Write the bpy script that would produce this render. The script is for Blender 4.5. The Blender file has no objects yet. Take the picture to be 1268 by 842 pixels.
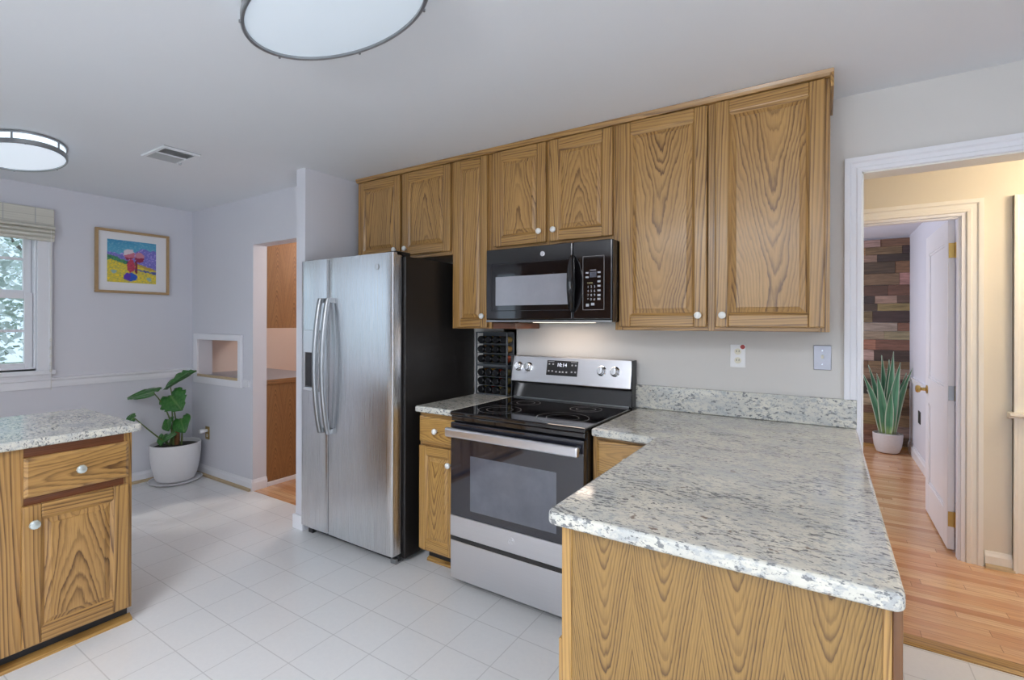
import bpy, bmesh, math, random
from mathutils import Vector, Matrix
random.seed(7)
D = bpy.data
SC = bpy.context.scene
COL = SC.collection

# ------------------------------------------------------------------ camera
cam_data = D.cameras.new('camera'); cam = D.objects.new('camera', cam_data); COL.objects.link(cam)
cam_data.sensor_width = 36.0
cam_data.lens = 602.524 * 36.0 / 1268.0
cam_data.shift_y = -(421.0 - 399.87) / 1268.0
cam_data.clip_start = 0.05
cam.matrix_world = (Matrix.Translation((-0.0166, -2.6737, 1.3839)) @ Matrix.Rotation(0.5715, 4, 'Z')
                    @ Matrix.Rotation(math.pi / 2, 4, 'X') @ Matrix.Rotation(0.0026, 4, 'Z'))
SC.camera = cam

# ------------------------------------------------------------------ light
SC.view_settings.view_transform = 'Standard'
SC.view_settings.look = 'None'
SC.view_settings.gamma = 1.0
SC.view_settings.use_curve_mapping = False
SC.view_settings.exposure = 0.0
SC.cycles.max_bounces = 10
SC.cycles.diffuse_bounces = 6
SC.cycles.glossy_bounces = 5
SC.cycles.transparent_max_bounces = 12
SC.cycles.use_denoising = True
SC.cycles.sample_clamp_indirect = 6.0
SC.cycles.caustics_reflective = False
SC.cycles.caustics_refractive = False

world = D.worlds.new('World'); SC.world = world; world.use_nodes = True
bgn = world.node_tree.nodes['Background']
bgn.inputs['Color'].default_value = (0.68, 0.83, 1.0, 1); bgn.inputs['Strength'].default_value = 1.5

def lamp(name, kind, loc, power, color, rot=(0, 0, 0), size=None, size_y=None, radius=None):
    l = D.lights.new(name, kind); l.energy = power; l.color = color
    if kind == 'AREA':
        l.shape = 'RECTANGLE'; l.size = size; l.size_y = size_y
    if kind == 'POINT' and radius: l.shadow_soft_size = radius
    o = D.objects.new(name, l); COL.objects.link(o); o.location = loc; o.rotation_euler = rot
    return o

sun = lamp('sun', 'SUN', (-9, -5, 8), 0.8, (1.0, 0.97, 0.92)); sun.data.angle = 0.06
sun.rotation_euler = Vector((0.76, 0.62, -0.98)).to_track_quat('-Z', 'Y').to_euler()
PI = math.pi
# added unseen uplight behind the camera, brightens the room off the ceiling
lamp('added_uplight', 'AREA', (-0.6, -4.3, 1.75), 98, (0.97, 0.98, 1.0), (PI, 0, 0), 0.5, 0.5)
# daylight at the windows that lie out of the picture
lamp('patio_daylight', 'AREA', (-0.9, -5.32, 1.15), 18, (0.92, 0.96, 1.0), (PI / 2, 0, 0), 2.8, 2.1)
lamp('added_rear_fill', 'AREA', (-1.3, -3.25, 2.30), 24, (0.95, 0.97, 1.0), (0, 0, 0), 0.66, 0.34)  # added overhead fill behind the camera, no known lamp there
lamp('right_window_daylight', 'AREA', (2.02, -2.9, 1.45), 14, (0.92, 0.96, 1.0), (PI / 2, 0, PI / 2), 1.6, 1.2)
lamp('hall_lamp_light', 'POINT', (1.5, 0.55, 2.15), 30, (1.0, 0.83, 0.62), radius=0.15)
lamp('far_room_daylight', 'AREA', (-1.42, 2.8, 1.4), 40, (0.80, 0.86, 1.0), (PI / 2, 0, -PI / 2), 1.6, 1.4)
lamp('pantry_lamp_light', 'POINT', (-3.6, 0.55, 2.1), 20, (1.0, 0.90, 0.82), radius=0.12)

# ------------------------------------------------------------------ node helpers
def new_mat(name):
    m = D.materials.new(name); m.use_nodes = True
    nt = m.node_tree; b = nt.nodes['Principled BSDF']
    return m, nt, b
def N(nt, t, **kw):
    n = nt.nodes.new(t)
    for k, v in kw.items(): setattr(n, k, v)
    return n
def link(nt, a, b): nt.links.new(a, b)
def setin(nt, sock, val):
    if isinstance(val, bpy.types.NodeSocket): nt.links.new(val, sock)
    else: sock.default_value = val
def M_(nt, op, a, b=0.0, c=None, clamp=False):
    n = N(nt, 'ShaderNodeMath', operation=op); n.use_clamp = clamp
    setin(nt, n.inputs[0], a); setin(nt, n.inputs[1], b)
    if c is not None: setin(nt, n.inputs[2], c)
    return n.outputs[0]
def mixc(nt, f, a, b, mode='MIX'):
    n = N(nt, 'ShaderNodeMix', data_type='RGBA', blend_type=mode)
    setin(nt, n.inputs[0], f)
    for s, v in ((n.inputs[6], a), (n.inputs[7], b)):
        if isinstance(v, (tuple, list)) and len(v) == 3: v = (*v, 1)
        setin(nt, s, v)
    return n.outputs[2]
def noise(nt, vec, scale, detail=3, rough=0.55, out='Fac'):
    n = N(nt, 'ShaderNodeTexNoise'); n.inputs['Scale'].default_value = scale
    n.inputs['Detail'].default_value = detail; n.inputs['Roughness'].default_value = rough
    if vec is not None: link(nt, vec, n.inputs['Vector'])
    return n.outputs[out]
def ramp(nt, fac, stops, interp='LINEAR'):
    n = N(nt, 'ShaderNodeValToRGB'); n.color_ramp.interpolation = interp
    e = n.color_ramp.elements
    while len(e) < len(stops): e.new(0.5)
    for el, (p, c) in zip(e, stops):
        el.position = p; el.color = (*c, 1) if len(c) == 3 else c
    link(nt, fac, n.inputs[0]); return n.outputs[0]
def mapping(nt, vec, scale=(1, 1, 1), loc=(0, 0, 0), rot=(0, 0, 0)):
    n = N(nt, 'ShaderNodeMapping'); link(nt, vec, n.inputs['Vector'])
    n.inputs['Scale'].default_value = scale; n.inputs['Location'].default_value = loc; n.inputs['Rotation'].default_value = rot
    return n.outputs[0]
def objco(nt): return N(nt, 'ShaderNodeTexCoord').outputs['Object']
def bump(nt, b, height, strength=0.1, dist=0.002):
    n = N(nt, 'ShaderNodeBump'); n.inputs['Strength'].default_value = strength; n.inputs['Distance'].default_value = dist
    link(nt, height, n.inputs['Height']); link(nt, n.outputs[0], b.inputs['Normal'])

def plain(name, col, rough=0.5, metal=0.0, var=0.04, vscale=30, spec=None, coat=0.0, bmp=0.0, bscale=300):
    m, nt, b = new_mat(name)
    co = objco(nt)
    f = noise(nt, co, vscale, 3)
    lo = tuple(c * (1 - var) for c in col); hi = tuple(min(1, c * (1 + var)) for c in col)
    link(nt, mixc(nt, f, lo, hi), b.inputs['Base Color'])
    b.inputs['Roughness'].default_value = rough; b.inputs['Metallic'].default_value = metal
    if spec is not None: b.inputs['Specular IOR Level'].default_value = spec
    if coat: b.inputs['Coat Weight'].default_value = coat; b.inputs['Coat Roughness'].default_value = 0.05
    if bmp: bump(nt, b, noise(nt, co, bscale, 2), bmp)
    return m

def oak(name, light, mid, dark, kx=75.0, kz=14.0, e=0.03, wob=1.0, quad=0.0, rough=0.34, contrast=0.8):
    """plain-sawn oak: nested cathedral rings over the 'grain' coordinates (across, depth, along)"""
    m, nt, b = new_mat(name)
    at = N(nt, 'ShaderNodeAttribute', attribute_name='grain').outputs['Vector']
    sp = N(nt, 'ShaderNodeSeparateXYZ'); link(nt, at, sp.inputs[0])
    x, y, z = sp.outputs
    n1 = M_(nt, 'MULTIPLY', M_(nt, 'SUBTRACT', noise(nt, mapping(nt, at, (6.0, 6.0, 2.0)), 1.0, 2, 0.5), 0.5), 5.0 * wob)
    n2 = M_(nt, 'MULTIPLY', M_(nt, 'SUBTRACT', noise(nt, mapping(nt, at, (30.0, 30.0, 7.0), (3.1, 1.7, 0.4)), 1.0, 2, 0.5), 0.5), 1.1)
    n3 = M_(nt, 'MULTIPLY', M_(nt, 'SUBTRACT', noise(nt, mapping(nt, at, (160.0, 160.0, 22.0), (1.1, 4.7, 2.4)), 1.0, 2, 0.5), 0.5), 0.45)
    n0 = M_(nt, 'MULTIPLY', M_(nt, 'SUBTRACT', noise(nt, mapping(nt, at, (0.5, 0.5, 1.6), (5.0, 3.0, 8.0)), 1.0, 1, 0.5), 0.5), 0.075)
    xx = M_(nt, 'ADD', x, n0)
    rad = M_(nt, 'SQRT', M_(nt, 'ADD', M_(nt, 'MULTIPLY', xx, xx), e * e))
    if quad: rad = M_(nt, 'ADD', rad, M_(nt, 'MULTIPLY', M_(nt, 'MULTIPLY', xx, xx), quad))
    f = M_(nt, 'ADD', M_(nt, 'MULTIPLY', z, kz), M_(nt, 'MULTIPLY', rad, -kx))
    f = M_(nt, 'ADD', f, M_(nt, 'MULTIPLY', y, kx * 0.6))
    f = M_(nt, 'ADD', f, M_(nt, 'ADD', n1, M_(nt, 'ADD', n2, n3)))
    f = M_(nt, 'ADD', f, 400.0)
    fr = M_(nt, 'FRACT', f)
    ring = ramp(nt, fr, [(0.0, (0.6,) * 3), (0.06, (1.0,) * 3), (0.20, (0.75,) * 3), (0.45, (0.22,) * 3), (0.85, (0.0,) * 3), (1.0, (0.6,) * 3)])
    wn = N(nt, 'ShaderNodeTexWhiteNoise', noise_dimensions='1D'); link(nt, M_(nt, 'FLOOR', f), wn.inputs['W'])
    vary = M_(nt, 'ADD', M_(nt, 'MULTIPLY', wn.outputs[0], 0.7), 0.3)
    blot = noise(nt, mapping(nt, at, (7, 7, 2.0), (7, 2, 5)), 1.0, 2)
    base = mixc(nt, blot, mid, light)
    fac = M_(nt, 'MULTIPLY', M_(nt, 'MULTIPLY', ring, vary), contrast, clamp=True)
    c1 = mixc(nt, fac, base, dark)
    pore = noise(nt, mapping(nt, at, (480, 480, 10)), 1.0, 2, 0.6)
    pf = M_(nt, 'MULTIPLY', M_(nt, 'SUBTRACT', 0.50, pore, clamp=True), 2.4, clamp=True)
    c2 = mixc(nt, M_(nt, 'MULTIPLY', pf, 0.7), c1, dark)
    link(nt, c2, b.inputs['Base Color'])
    b.inputs['Roughness'].default_value = rough
    b.inputs['Coat Weight'].default_value = 0.25; b.inputs['Coat Roughness'].default_value = 0.18
    bump(nt, b, pore, 0.08, 0.001)
    return m

# ------------------------------------------------------------------ materials
MAT = {}
MAT['wall'] = plain('wall paint lavender grey', (0.67, 0.67, 0.715), 0.6, var=0.015, vscale=3, bmp=0.03)
MAT['wall_beige'] = plain('wall paint soft beige grey', (0.66, 0.64, 0.61), 0.6, var=0.015, vscale=3, bmp=0.03)
MAT['hall'] = plain('hall wall paint cream', (0.70, 0.655, 0.56), 0.6, var=0.015, vscale=3, bmp=0.03)
MAT['room'] = plain('far room paint lavender', (0.66, 0.66, 0.72), 0.6, var=0.015, vscale=3)
MAT['pantry'] = plain('pantry paint pink beige', (0.70, 0.60, 0.55), 0.6, var=0.02, vscale=3)
MAT['ceiling'] = plain('ceiling paint', (0.77, 0.79, 0.82), 0.7, var=0.02, vscale=2, bmp=0.03)
MAT['trim'] = plain('white trim paint', (0.80, 0.80, 0.83), 0.35, var=0.01, vscale=5)
MAT['trim_warm'] = plain('cream trim paint', (0.82, 0.80, 0.74), 0.35, var=0.01, vscale=5)
MAT['door_white'] = plain('white door paint', (0.80, 0.80, 0.84), 0.35, var=0.01, vscale=5)
MAT['oak'] = oak('honey oak', (0.52, 0.300, 0.098), (0.36, 0.188, 0.055), (0.085, 0.034, 0.009), kx=72, kz=10.5, wob=1.35, contrast=1.0)
MAT['oak_fine'] = oak('honey oak fine grain', (0.55, 0.33, 0.100), (0.42, 0.225, 0.062), (0.13, 0.053, 0.012), kx=105, kz=16, e=0.02, wob=0.7, contrast=0.95)
MAT['oak_veneer'] = oak('oak veneer panel', (0.37, 0.215, 0.056), (0.29, 0.158, 0.038), (0.060, 0.025, 0.005), kx=105, kz=24, e=0.013, wob=0.6, quad=5, rough=0.42, contrast=1.0)
MAT['oak_painted_shade'] = oak('oak with shade painted in', (0.20, 0.085, 0.025), (0.15, 0.06, 0.018), (0.07, 0.025, 0.008), kx=100)  # darkened to imitate shade on the side board and a dark reflection
MAT['oak_brown'] = oak('brown oak laminate', (0.36, 0.180, 0.068), (0.29, 0.135, 0.048), (0.10, 0.038, 0.012), kx=150, kz=24, e=0.012, wob=0.3, rough=0.45, contrast=0.9)
MAT['oak_red_and_shade'] = oak('reddish oak and painted rail shadow', (0.19, 0.066, 0.024), (0.14, 0.045, 0.017), (0.07, 0.022, 0.008), kx=110)  # red of the filler strip, also painted shadow on the island rails
MAT['blackwood'] = plain('black toe kick', (0.012, 0.012, 0.014), 0.5)
MAT['pale_wood'] = plain('pale wood moulding', (0.50, 0.38, 0.23), 0.5, var=0.15, vscale=40)
MAT['black'] = plain('black gloss enamel', (0.010, 0.009, 0.010), 0.09, var=0.1, spec=0.7)
MAT['black_side'] = plain('black textured steel', (0.014, 0.012, 0.011), 0.42, var=0.1, bmp=0.05, bscale=900)
MAT['black_plastic'] = plain('black plastic', (0.015, 0.015, 0.017), 0.3)
MAT['glass_black'] = plain('black ceramic glass', (0.008, 0.007, 0.008), 0.045, var=0.1, spec=0.9)
MAT['oven_window'] = plain('oven window glass', (0.10, 0.108, 0.135), 0.06, var=0.35, vscale=9, spec=1.0)  # bluish base carries a painted-in reflection of the bright room
MAT['oven_glass'] = plain('oven door glass', (0.014, 0.014, 0.022), 0.05, var=0.2, spec=1.0)
MAT['mw_window'] = plain('perforated microwave screen', (0.30, 0.30, 0.33), 0.16, var=0.12, vscale=14, spec=0.9)
MAT['mw_glass'] = plain('microwave black glass', (0.006, 0.005, 0.006), 0.05, var=0.1, spec=1.0)
MAT['chrome'] = plain('chrome', (0.75, 0.75, 0.76), 0.12, 1.0, var=0.02)
MAT['nickel'] = plain('brushed nickel', (0.36, 0.37, 0.38), 0.30, 1.0, var=0.05)
MAT['steel_plate'] = plain('stainless wall plate', (0.36, 0.36, 0.40), 0.42, 1.0, var=0.03)
MAT['brass'] = plain('aged brass', (0.52, 0.36, 0.12), 0.3, 1.0, var=0.08)
MAT['ceramic'] = plain('white ceramic', (0.80, 0.79, 0.75), 0.18, var=0.02)
MAT['crystal'] = plain('clear crystal knob', (0.62, 0.68, 0.66), 0.08, 0.55, var=0.2, vscale=90)
MAT['ivory'] = plain('ivory plastic', (0.78, 0.74, 0.60), 0.35)
MAT['white_plastic'] = plain('white plastic', (0.85, 0.85, 0.85), 0.35)
MAT['slot'] = plain('dark slot', (0.03, 0.03, 0.03), 0.6)
MAT['red'] = plain('red sticker', (0.45, 0.06, 0.05), 0.5)
MAT['pot'] = plain('matte white pot', (0.78, 0.77, 0.78), 0.45, var=0.02)
MAT['pot_grey'] = plain('pale grey speckled pot', (0.62, 0.60, 0.60), 0.6, var=0.08, vscale=60)
MAT['soil'] = plain('potting soil', (0.03, 0.022, 0.016), 0.9, var=0.5, vscale=120)
MAT['stem'] = plain('plant stem', (0.12, 0.17, 0.05), 0.5, var=0.2, vscale=25)
MAT['husk'] = plain('dry brown husk', (0.22, 0.10, 0.04), 0.8, var=0.4, vscale=60)
MAT['pebbles'] = plain('pale pebbles', (0.50, 0.46, 0.42), 0.8, var=0.4, vscale=90)
MAT['frame_wood'] = plain('light wood frame', (0.42, 0.27, 0.13), 0.45, var=0.15, vscale=30)
MAT['paper'] = plain('white mat board', (0.80, 0.79, 0.80), 0.7, var=0.01)
MAT['grey_laminate'] = plain('blue grey laminate', (0.30, 0.33, 0.40), 0.35, var=0.08, vscale=60)
MAT['vent'] = plain('grey painted vent', (0.42, 0.43, 0.44), 0.5)
MAT['vent_dark'] = plain('vent opening', (0.12, 0.12, 0.12), 0.7)
MAT['badge'] = plain('silver badge', (0.72, 0.72, 0.74), 0.25, 0.8)
MAT['key_ink'] = plain('grey key printing', (0.42, 0.42, 0.44), 0.6)
MAT['label_ink'] = plain('yellow key printing', (0.50, 0.46, 0.22), 0.6)
MAT['burner'] = plain('burner ring print', (0.26, 0.25, 0.25), 0.15, var=0.3, vscale=80)
MAT['wire'] = plain('grey acrylic rack', (0.10, 0.11, 0.12), 0.25, var=0.2)
MAT['lid'] = plain('black jar lid', (0.010, 0.010, 0.012), 0.16, spec=0.8)
MAT['bark'] = plain('tree bark', (0.12, 0.10, 0.08), 0.9, var=0.4, vscale=12)
MAT['lawn'] = plain('lawn', (0.10, 0.16, 0.06), 0.9, var=0.4, vscale=4)
MAT['cord'] = plain('pale cord', (0.72, 0.70, 0.66), 0.7)

def stainless(name, col, rough, vertical=True):
    m, nt, b = new_mat(name)
    co = objco(nt)
    s = noise(nt, mapping(nt, co, (900, 900, 3) if vertical else (3, 900, 900)), 1.0, 2)
    link(nt, mixc(nt, s, tuple(c * 0.93 for c in col), tuple(min(1, c * 1.06) for c in col)), b.inputs['Base Color'])
    b.inputs['Metallic'].default_value = 1.0
    link(nt, M_(nt, 'ADD', M_(nt, 'MULTIPLY', s, 0.10), rough - 0.05), b.inputs['Roughness'])
    return m
MAT['steel'] = stainless('brushed stainless steel', (0.72, 0.73, 0.75), 0.27)
MAT['steel_h'] = stainless('brushed stainless steel across', (0.76, 0.76, 0.79), 0.30, False)

def granite():
    m, nt, b = new_mat('cream and grey granite')
    co = objco(nt)
    st = mapping(nt, co, (1.0, 1.7, 1.7), rot=(0, 0, 0.55))
    big = noise(nt, st, 7.0, 4, 0.6)
    base = ramp(nt, big, [(0.30, (0.40, 0.42, 0.42)), (0.48, (0.58, 0.56, 0.49)), (0.66, (0.69, 0.66, 0.56))])
    cl = noise(nt, st, 38.0, 4, 0.65)
    base = mixc(nt, ramp(nt, cl, [(0.50, (0,) * 3), (0.60, (0.8,) * 3)]), base, (0.33, 0.345, 0.36))
    fl_mask = noise(nt, st, 6.0, 3, 0.5)
    fl = noise(nt, mapping(nt, co, (0.8, 2.0, 1.4), (4, 2, 1), (0, 0, 0.62)), 62.0, 3, 0.6)
    ff = M_(nt, 'ADD', fl, M_(nt, 'MULTIPLY', M_(nt, 'SUBTRACT', fl_mask, 0.5), 0.35))
    base = mixc(nt, ramp(nt, ff, [(0.575, (0,) * 3), (0.62, (1,) * 3)]), base, (0.085, 0.09, 0.10))
    f3 = noise(nt, mapping(nt, co, (1, 1.6, 1.2), (2, 7, 3), (0, 0, 0.5)), 120.0, 3, 0.6)
    base = mixc(nt, ramp(nt, f3, [(0.60, (0,) * 3), (0.68, (0.85,) * 3)]), base, (0.12, 0.125, 0.14))
    br = noise(nt, mapping(nt, co, (1, 1, 1), (9, 5, 3)), 40.0, 2, 0.5)
    base = mixc(nt, ramp(nt, br, [(0.70, (0,) * 3), (0.74, (0.8,) * 3)]), base, (0.10, 0.045, 0.02))
    gr = noise(nt, co, 420.0, 2, 0.6)
    base = mixc(nt, M_(nt, 'MULTIPLY', gr, 0.30), base, (0.80, 0.79, 0.74))
    link(nt, base, b.inputs['Base Color'])
    b.inputs['Roughness'].default_value = 0.10
    b.inputs['Specular IOR Level'].default_value = 0.6
    return m
MAT['granite'] = granite()

def tile_floor():
    m, nt, b = new_mat('white vinyl floor tiles')
    co = objco(nt); sp = N(nt, 'ShaderNodeSeparateXYZ'); link(nt, co, sp.inputs[0])
    def lines(s, off, pitch, w):
        f = M_(nt, 'FRACT', M_(nt, 'DIVIDE', M_(nt, 'ADD', s, 20 * pitch - off), pitch))
        d = M_(nt, 'MULTIPLY', M_(nt, 'MINIMUM', f, M_(nt, 'SUBTRACT', 1.0, f)), pitch)
        n = N(nt, 'ShaderNodeMapRange'); link(nt, d, n.inputs[0])
        n.inputs[1].default_value = w * 0.4; n.inputs[2].default_value = w
        n.inputs[3].default_value = 1.0; n.inputs[4].default_value = 0.0
        return n.outputs[0]
    l = M_(nt, 'MAXIMUM', lines(sp.outputs[0], -1.381, 0.2325, 0.0028), lines(sp.outputs[1], -0.856, 0.215, 0.0028))
    t = noise(nt, co, 45.0, 4, 0.7)
    base = mixc(nt, t, (0.76, 0.76, 0.765), (0.84, 0.835, 0.83))
    fine = noise(nt, co, 5.0, 2)
    c = mixc(nt, M_(nt, 'MULTIPLY', l, 0.55), base, (0.46, 0.45, 0.45))
    link(nt, c, b.inputs['Base Color'])
    b.inputs['Roughness'].default_value = 0.24
    b.inputs['Specular IOR Level'].default_value = 0.45
    bump(nt, b, M_(nt, 'SUBTRACT', noise(nt, co, 120.0, 3, 0.6), l), 0.12, 0.002)
    return m
MAT['tile'] = tile_floor()

def strip_floor():
    m, nt, b = new_mat('oak strip floor')
    co = objco(nt); sp = N(nt, 'ShaderNodeSeparateXYZ'); link(nt, co, sp.inputs[0])
    row = M_(nt, 'FLOOR', M_(nt, 'DIVIDE', sp.outputs[1], 0.057))
    wn = N(nt, 'ShaderNodeTexWhiteNoise', noise_dimensions='1D'); link(nt, row, wn.inputs['W'])
    xs = M_(nt, 'DIVIDE', M_(nt, 'ADD', sp.outputs[0], M_(nt, 'MULTIPLY', wn.outputs[0], 3.0)), 0.75)
    cell = M_(nt, 'FLOOR', xs)
    cv = N(nt, 'ShaderNodeCombineXYZ'); link(nt, cell, cv.inputs[0]); link(nt, row, cv.inputs[1])
    w2 = N(nt, 'ShaderNodeTexWhiteNoise', noise_dimensions='2D'); link(nt, cv.outputs[0], w2.inputs['Vector'])
    base = ramp(nt, w2.outputs[0], [(0.0, (0.56, 0.27, 0.125)), (0.35, (0.74, 0.43, 0.22)), (0.7, (0.82, 0.54, 0.31)), (1.0, (0.64, 0.33, 0.16))])
    g = noise(nt, mapping(nt, co, (3.0, 60, 60)), 1.0, 4, 0.65)
    base = mixc(nt, ramp(nt, g, [(0.40, (0.0,) * 3), (0.72, (0.65,) * 3)]), base, (0.38, 0.15, 0.062))
    fy = M_(nt, 'FRACT', M_(nt, 'DIVIDE', sp.outputs[1], 0.057)); fx = M_(nt, 'FRACT', xs)
    gap = M_(nt, 'MAXIMUM', M_(nt, 'LESS_THAN', fy, 0.03), M_(nt, 'LESS_THAN', fx, 0.004))
    base = mixc(nt, M_(nt, 'MULTIPLY', gap, 0.6), base, (0.16, 0.06, 0.025))
    link(nt, base, b.inputs['Base Color'])
    b.inputs['Roughness'].default_value = 0.22
    b.inputs['Coat Weight'].default_value = 0.3; b.inputs['Coat Roughness'].default_value = 0.12
    return m
MAT['strip_floor'] = strip_floor()

def attr_mat(name, attr, rough=0.6, streak=None, spec=0.5, tint=0.3):
    m, nt, b = new_mat(name)
    a = N(nt, 'ShaderNodeAttribute', attribute_name=attr).outputs['Color']
    if streak:
        s = noise(nt, mapping(nt, objco(nt), streak), 1.0, 4, 0.7)
        a = mixc(nt, M_(nt, 'MULTIPLY', ramp(nt, s, [(0.35, (0,) * 3), (0.7, (1,) * 3)]), tint), a, mixc(nt, 0.75, a, (0.02, 0.012, 0.008)))
    link(nt, a, b.inputs['Base Color']); b.inputs['Roughness'].default_value = rough
    b.inputs['Specular IOR Level'].default_value = spec
    return m
MAT['planks'] = attr_mat('reclaimed wood boards', 'tone', 0.7, (6, 60, 70), tint=0.9)
MAT['paint'] = attr_mat('painted canvas print', 'tone', 0.5)
MAT['leaf'] = attr_mat('glossy green leaf', 'tone', 0.30)
MAT['agave'] = attr_mat('striped blade leaf', 'tone', 0.38)
MAT['foliage'] = attr_mat('tree foliage', 'tone', 0.6)
MAT['jar'] = attr_mat('spice filled glass jar', 'tone', 0.12, spec=0.8)

def shade_mat():
    m, nt, b = new_mat('woven paper shade')
    co = objco(nt)
    n1 = noise(nt, mapping(nt, co, (2, 2, 240)), 1.0, 3, 0.6)
    sp = N(nt, 'ShaderNodeSeparateXYZ'); link(nt, co, sp.inputs[0])
    f = M_(nt, 'FRACT', M_(nt, 'DIVIDE', sp.outputs[2], 0.055))
    ln = M_(nt, 'LESS_THAN', f, 0.06)
    c = mixc(nt, n1, (0.52, 0.50, 0.43), (0.74, 0.72, 0.64))
    c = mixc(nt, M_(nt, 'MULTIPLY', ln, 0.55), c, (0.32, 0.30, 0.25))
    link(nt, c, b.inputs['Base Color']); b.inputs['Roughness'].default_value = 0.8
    return m
MAT['shade'] = shade_mat()

def emit(name, col, strength):
    m, nt, b = new_mat(name)
    b.inputs['Base Color'].default_value = (0.5, 0.52, 0.54, 1)
    b.inputs['Emission Color'].default_value = (*col, 1); b.inputs['Emission Strength'].default_value = strength
    b.inputs['Roughness'].default_value = 0.4
    return m
MAT['diffuser'] = emit('lit frosted diffuser', (0.70, 0.85, 1.0), 0.40)
MAT['drum'] = emit('lit frosted drum side', (0.72, 0.86, 1.0), 1.3)
MAT['diffuser_far'] = emit('bright frosted diffuser', (0.78, 0.88, 1.0), 0.66)
MAT['warm_lens'] = emit('lit warm lens', (1.0, 0.82, 0.62), 2.0)
MAT['led'] = emit('lit clock digits', (0.80, 0.85, 1.0), 1.1)

def glass():
    m = D.materials.new('window glass'); m.use_nodes = True; nt = m.node_tree
    nt.nodes.clear()
    o = N(nt, 'ShaderNodeOutputMaterial'); mx = N(nt, 'ShaderNodeMixShader'); mx.inputs[0].default_value = 0.06
    t = N(nt, 'ShaderNodeBsdfTransparent'); g = N(nt, 'ShaderNodeBsdfGlossy'); g.inputs['Roughness'].default_value = 0.02
    t.inputs[0].default_value = (0.95, 0.98, 0.98, 1)
    link(nt, t.outputs[0], mx.inputs[1]); link(nt, g.outputs[0], mx.inputs[2]); link(nt, mx.outputs[0], o.inputs[0])
    return m
MAT['glass'] = glass()

# ------------------------------------------------------------------ mesh helpers
class MB:
    def __init__(s): s.v = []; s.f = []; s.g = []; s.mi = []; s.tone = []; s.cur = (0.5, 0.5, 0.5); s.m = 0
    def add(s, verts, faces, grain=None, tones=None):
        k = len(s.v); s.v += [tuple(v) for v in verts]
        s.g += grain if grain else [tuple(v) for v in verts]
        s.tone += tones if tones else [s.cur] * len(verts)
        s.f += [tuple(i + k for i in f) for f in faces]; s.mi += [s.m] * len(faces)
    def grain(s, verts, g, off, c):
        o = []
        for x, y, z in verts:
            x -= c[0]; y -= c[1]; z -= c[2]
            p = {'z': (x, y, z), 'x': (z, y, x), 'y': (x, z, y), 'zy': (y, x, z), 'yz': (z, x, y)}[g]
            k = off[3] if len(off) > 3 else 1.0
            o.append((p[0] + off[0], p[1] + off[1], (p[2] + off[2]) * k))
        return o
    def box(s, x0, x1, y0, y1, z0, z1, g='z', off=None):
        vs = [(x, y, z) for x in (x0, x1) for y in (y0, y1) for z in (z0, z1)]
        if off is None: off = straight()
        s.add(vs, BOXF, s.grain(vs, g, off, ((x0 + x1) / 2, (y0 + y1) / 2, (z0 + z1) / 2)))
    def hexa(s, bottom, top, g='z', off=None):
        vs = bottom + top
        c = [sum(v[i] for v in vs) / 8 for i in range(3)]
        s.add(vs, [(3, 2, 1, 0), (4, 5, 6, 7), (0, 1, 5, 4), (1, 2, 6, 5), (2, 3, 7, 6), (3, 0, 4, 7)], s.grain(vs, g, off or straight(), c))
    def prism(s, poly, axis, a0, a1, g='z', off=None):
        # poly: list of 2D points in the plane normal to axis; x:(y,z) y:(x,z) z:(x,y)
        def P(p, a): return {'x': (a, p[0], p[1]), 'y': (p[0], a, p[1]), 'z': (p[0], p[1], a)}[axis]
        n = len(poly); vs = [P(p, a0) for p in poly] + [P(p, a1) for p in poly]
        fs = [tuple(range(n))[::-1], tuple(range(n, 2 * n))] + [(i, (i + 1) % n, n + (i + 1) % n, n + i) for i in range(n)]
        c = [sum(v[i] for v in vs) / len(vs) for i in range(3)]
        s.add(vs, fs, s.grain(vs, g, off or straight(), c))
    def lathe(s, prof, c=(0, 0, 0), axis='z', seg=28, sx=1.0, sy=1.0, caps=True):
        vs = []; fs = []; n = len(prof)
        for i in range(seg):
            a = 2 * PI * i / seg
            for r, h in prof:
                p = (r * math.cos(a) * sx, r * math.sin(a) * sy, h)
                if axis == 'y': p = (p[0], -p[2], p[1])      # outwards = -y
                elif axis == 'x': p = (p[2], p[0], p[1])      # outwards = +x
                vs.append((p[0] + c[0], p[1] + c[1], p[2] + c[2]))
        for i in range(seg):
            j = (i + 1) % seg
            for k in range(n - 1): fs.append((i * n + k, j * n + k, j * n + k + 1, i * n + k + 1))
        if caps:
            if prof[0][0] > 1e-5: fs.append(tuple(i * n for i in range(seg))[::-1])
            if prof[-1][0] > 1e-5: fs.append(tuple(i * n + n - 1 for i in range(seg)))
        s.add(vs, fs)
    def tube(s, path, r, seg=8, sq=1.0, caps=True):
        path = [Vector(p) for p in path]; rs = r if isinstance(r, (list, tuple)) else [r] * len(path)
        vs = []; fs = []; n = len(path); prev = None
        for i, p in enumerate(path):
            t = (path[min(i + 1, n - 1)] - path[max(i - 1, 0)]).normalized()
            if prev is None:
                u = t.cross(Vector((0, 0, 1)))
                if u.length < 0.1: u = t.cross(Vector((0, 1, 0)))
            else: u = prev - t * prev.dot(t)
            u.normalize(); prev = u; w = t.cross(u)
            for k in range(seg):
                a = 2 * PI * k / seg
                vs.append(p + (u * math.cos(a) + w * math.sin(a) * sq) * rs[i])
        for i in range(n - 1):
            for k in range(seg):
                k2 = (k + 1) % seg
                fs.append((i * seg + k, i * seg + k2, (i + 1) * seg + k2, (i + 1) * seg + k))
        if caps: fs.append(tuple(range(seg))[::-1]); fs.append(tuple((n - 1) * seg + k for k in range(seg)))
        s.add(vs, fs)
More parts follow.
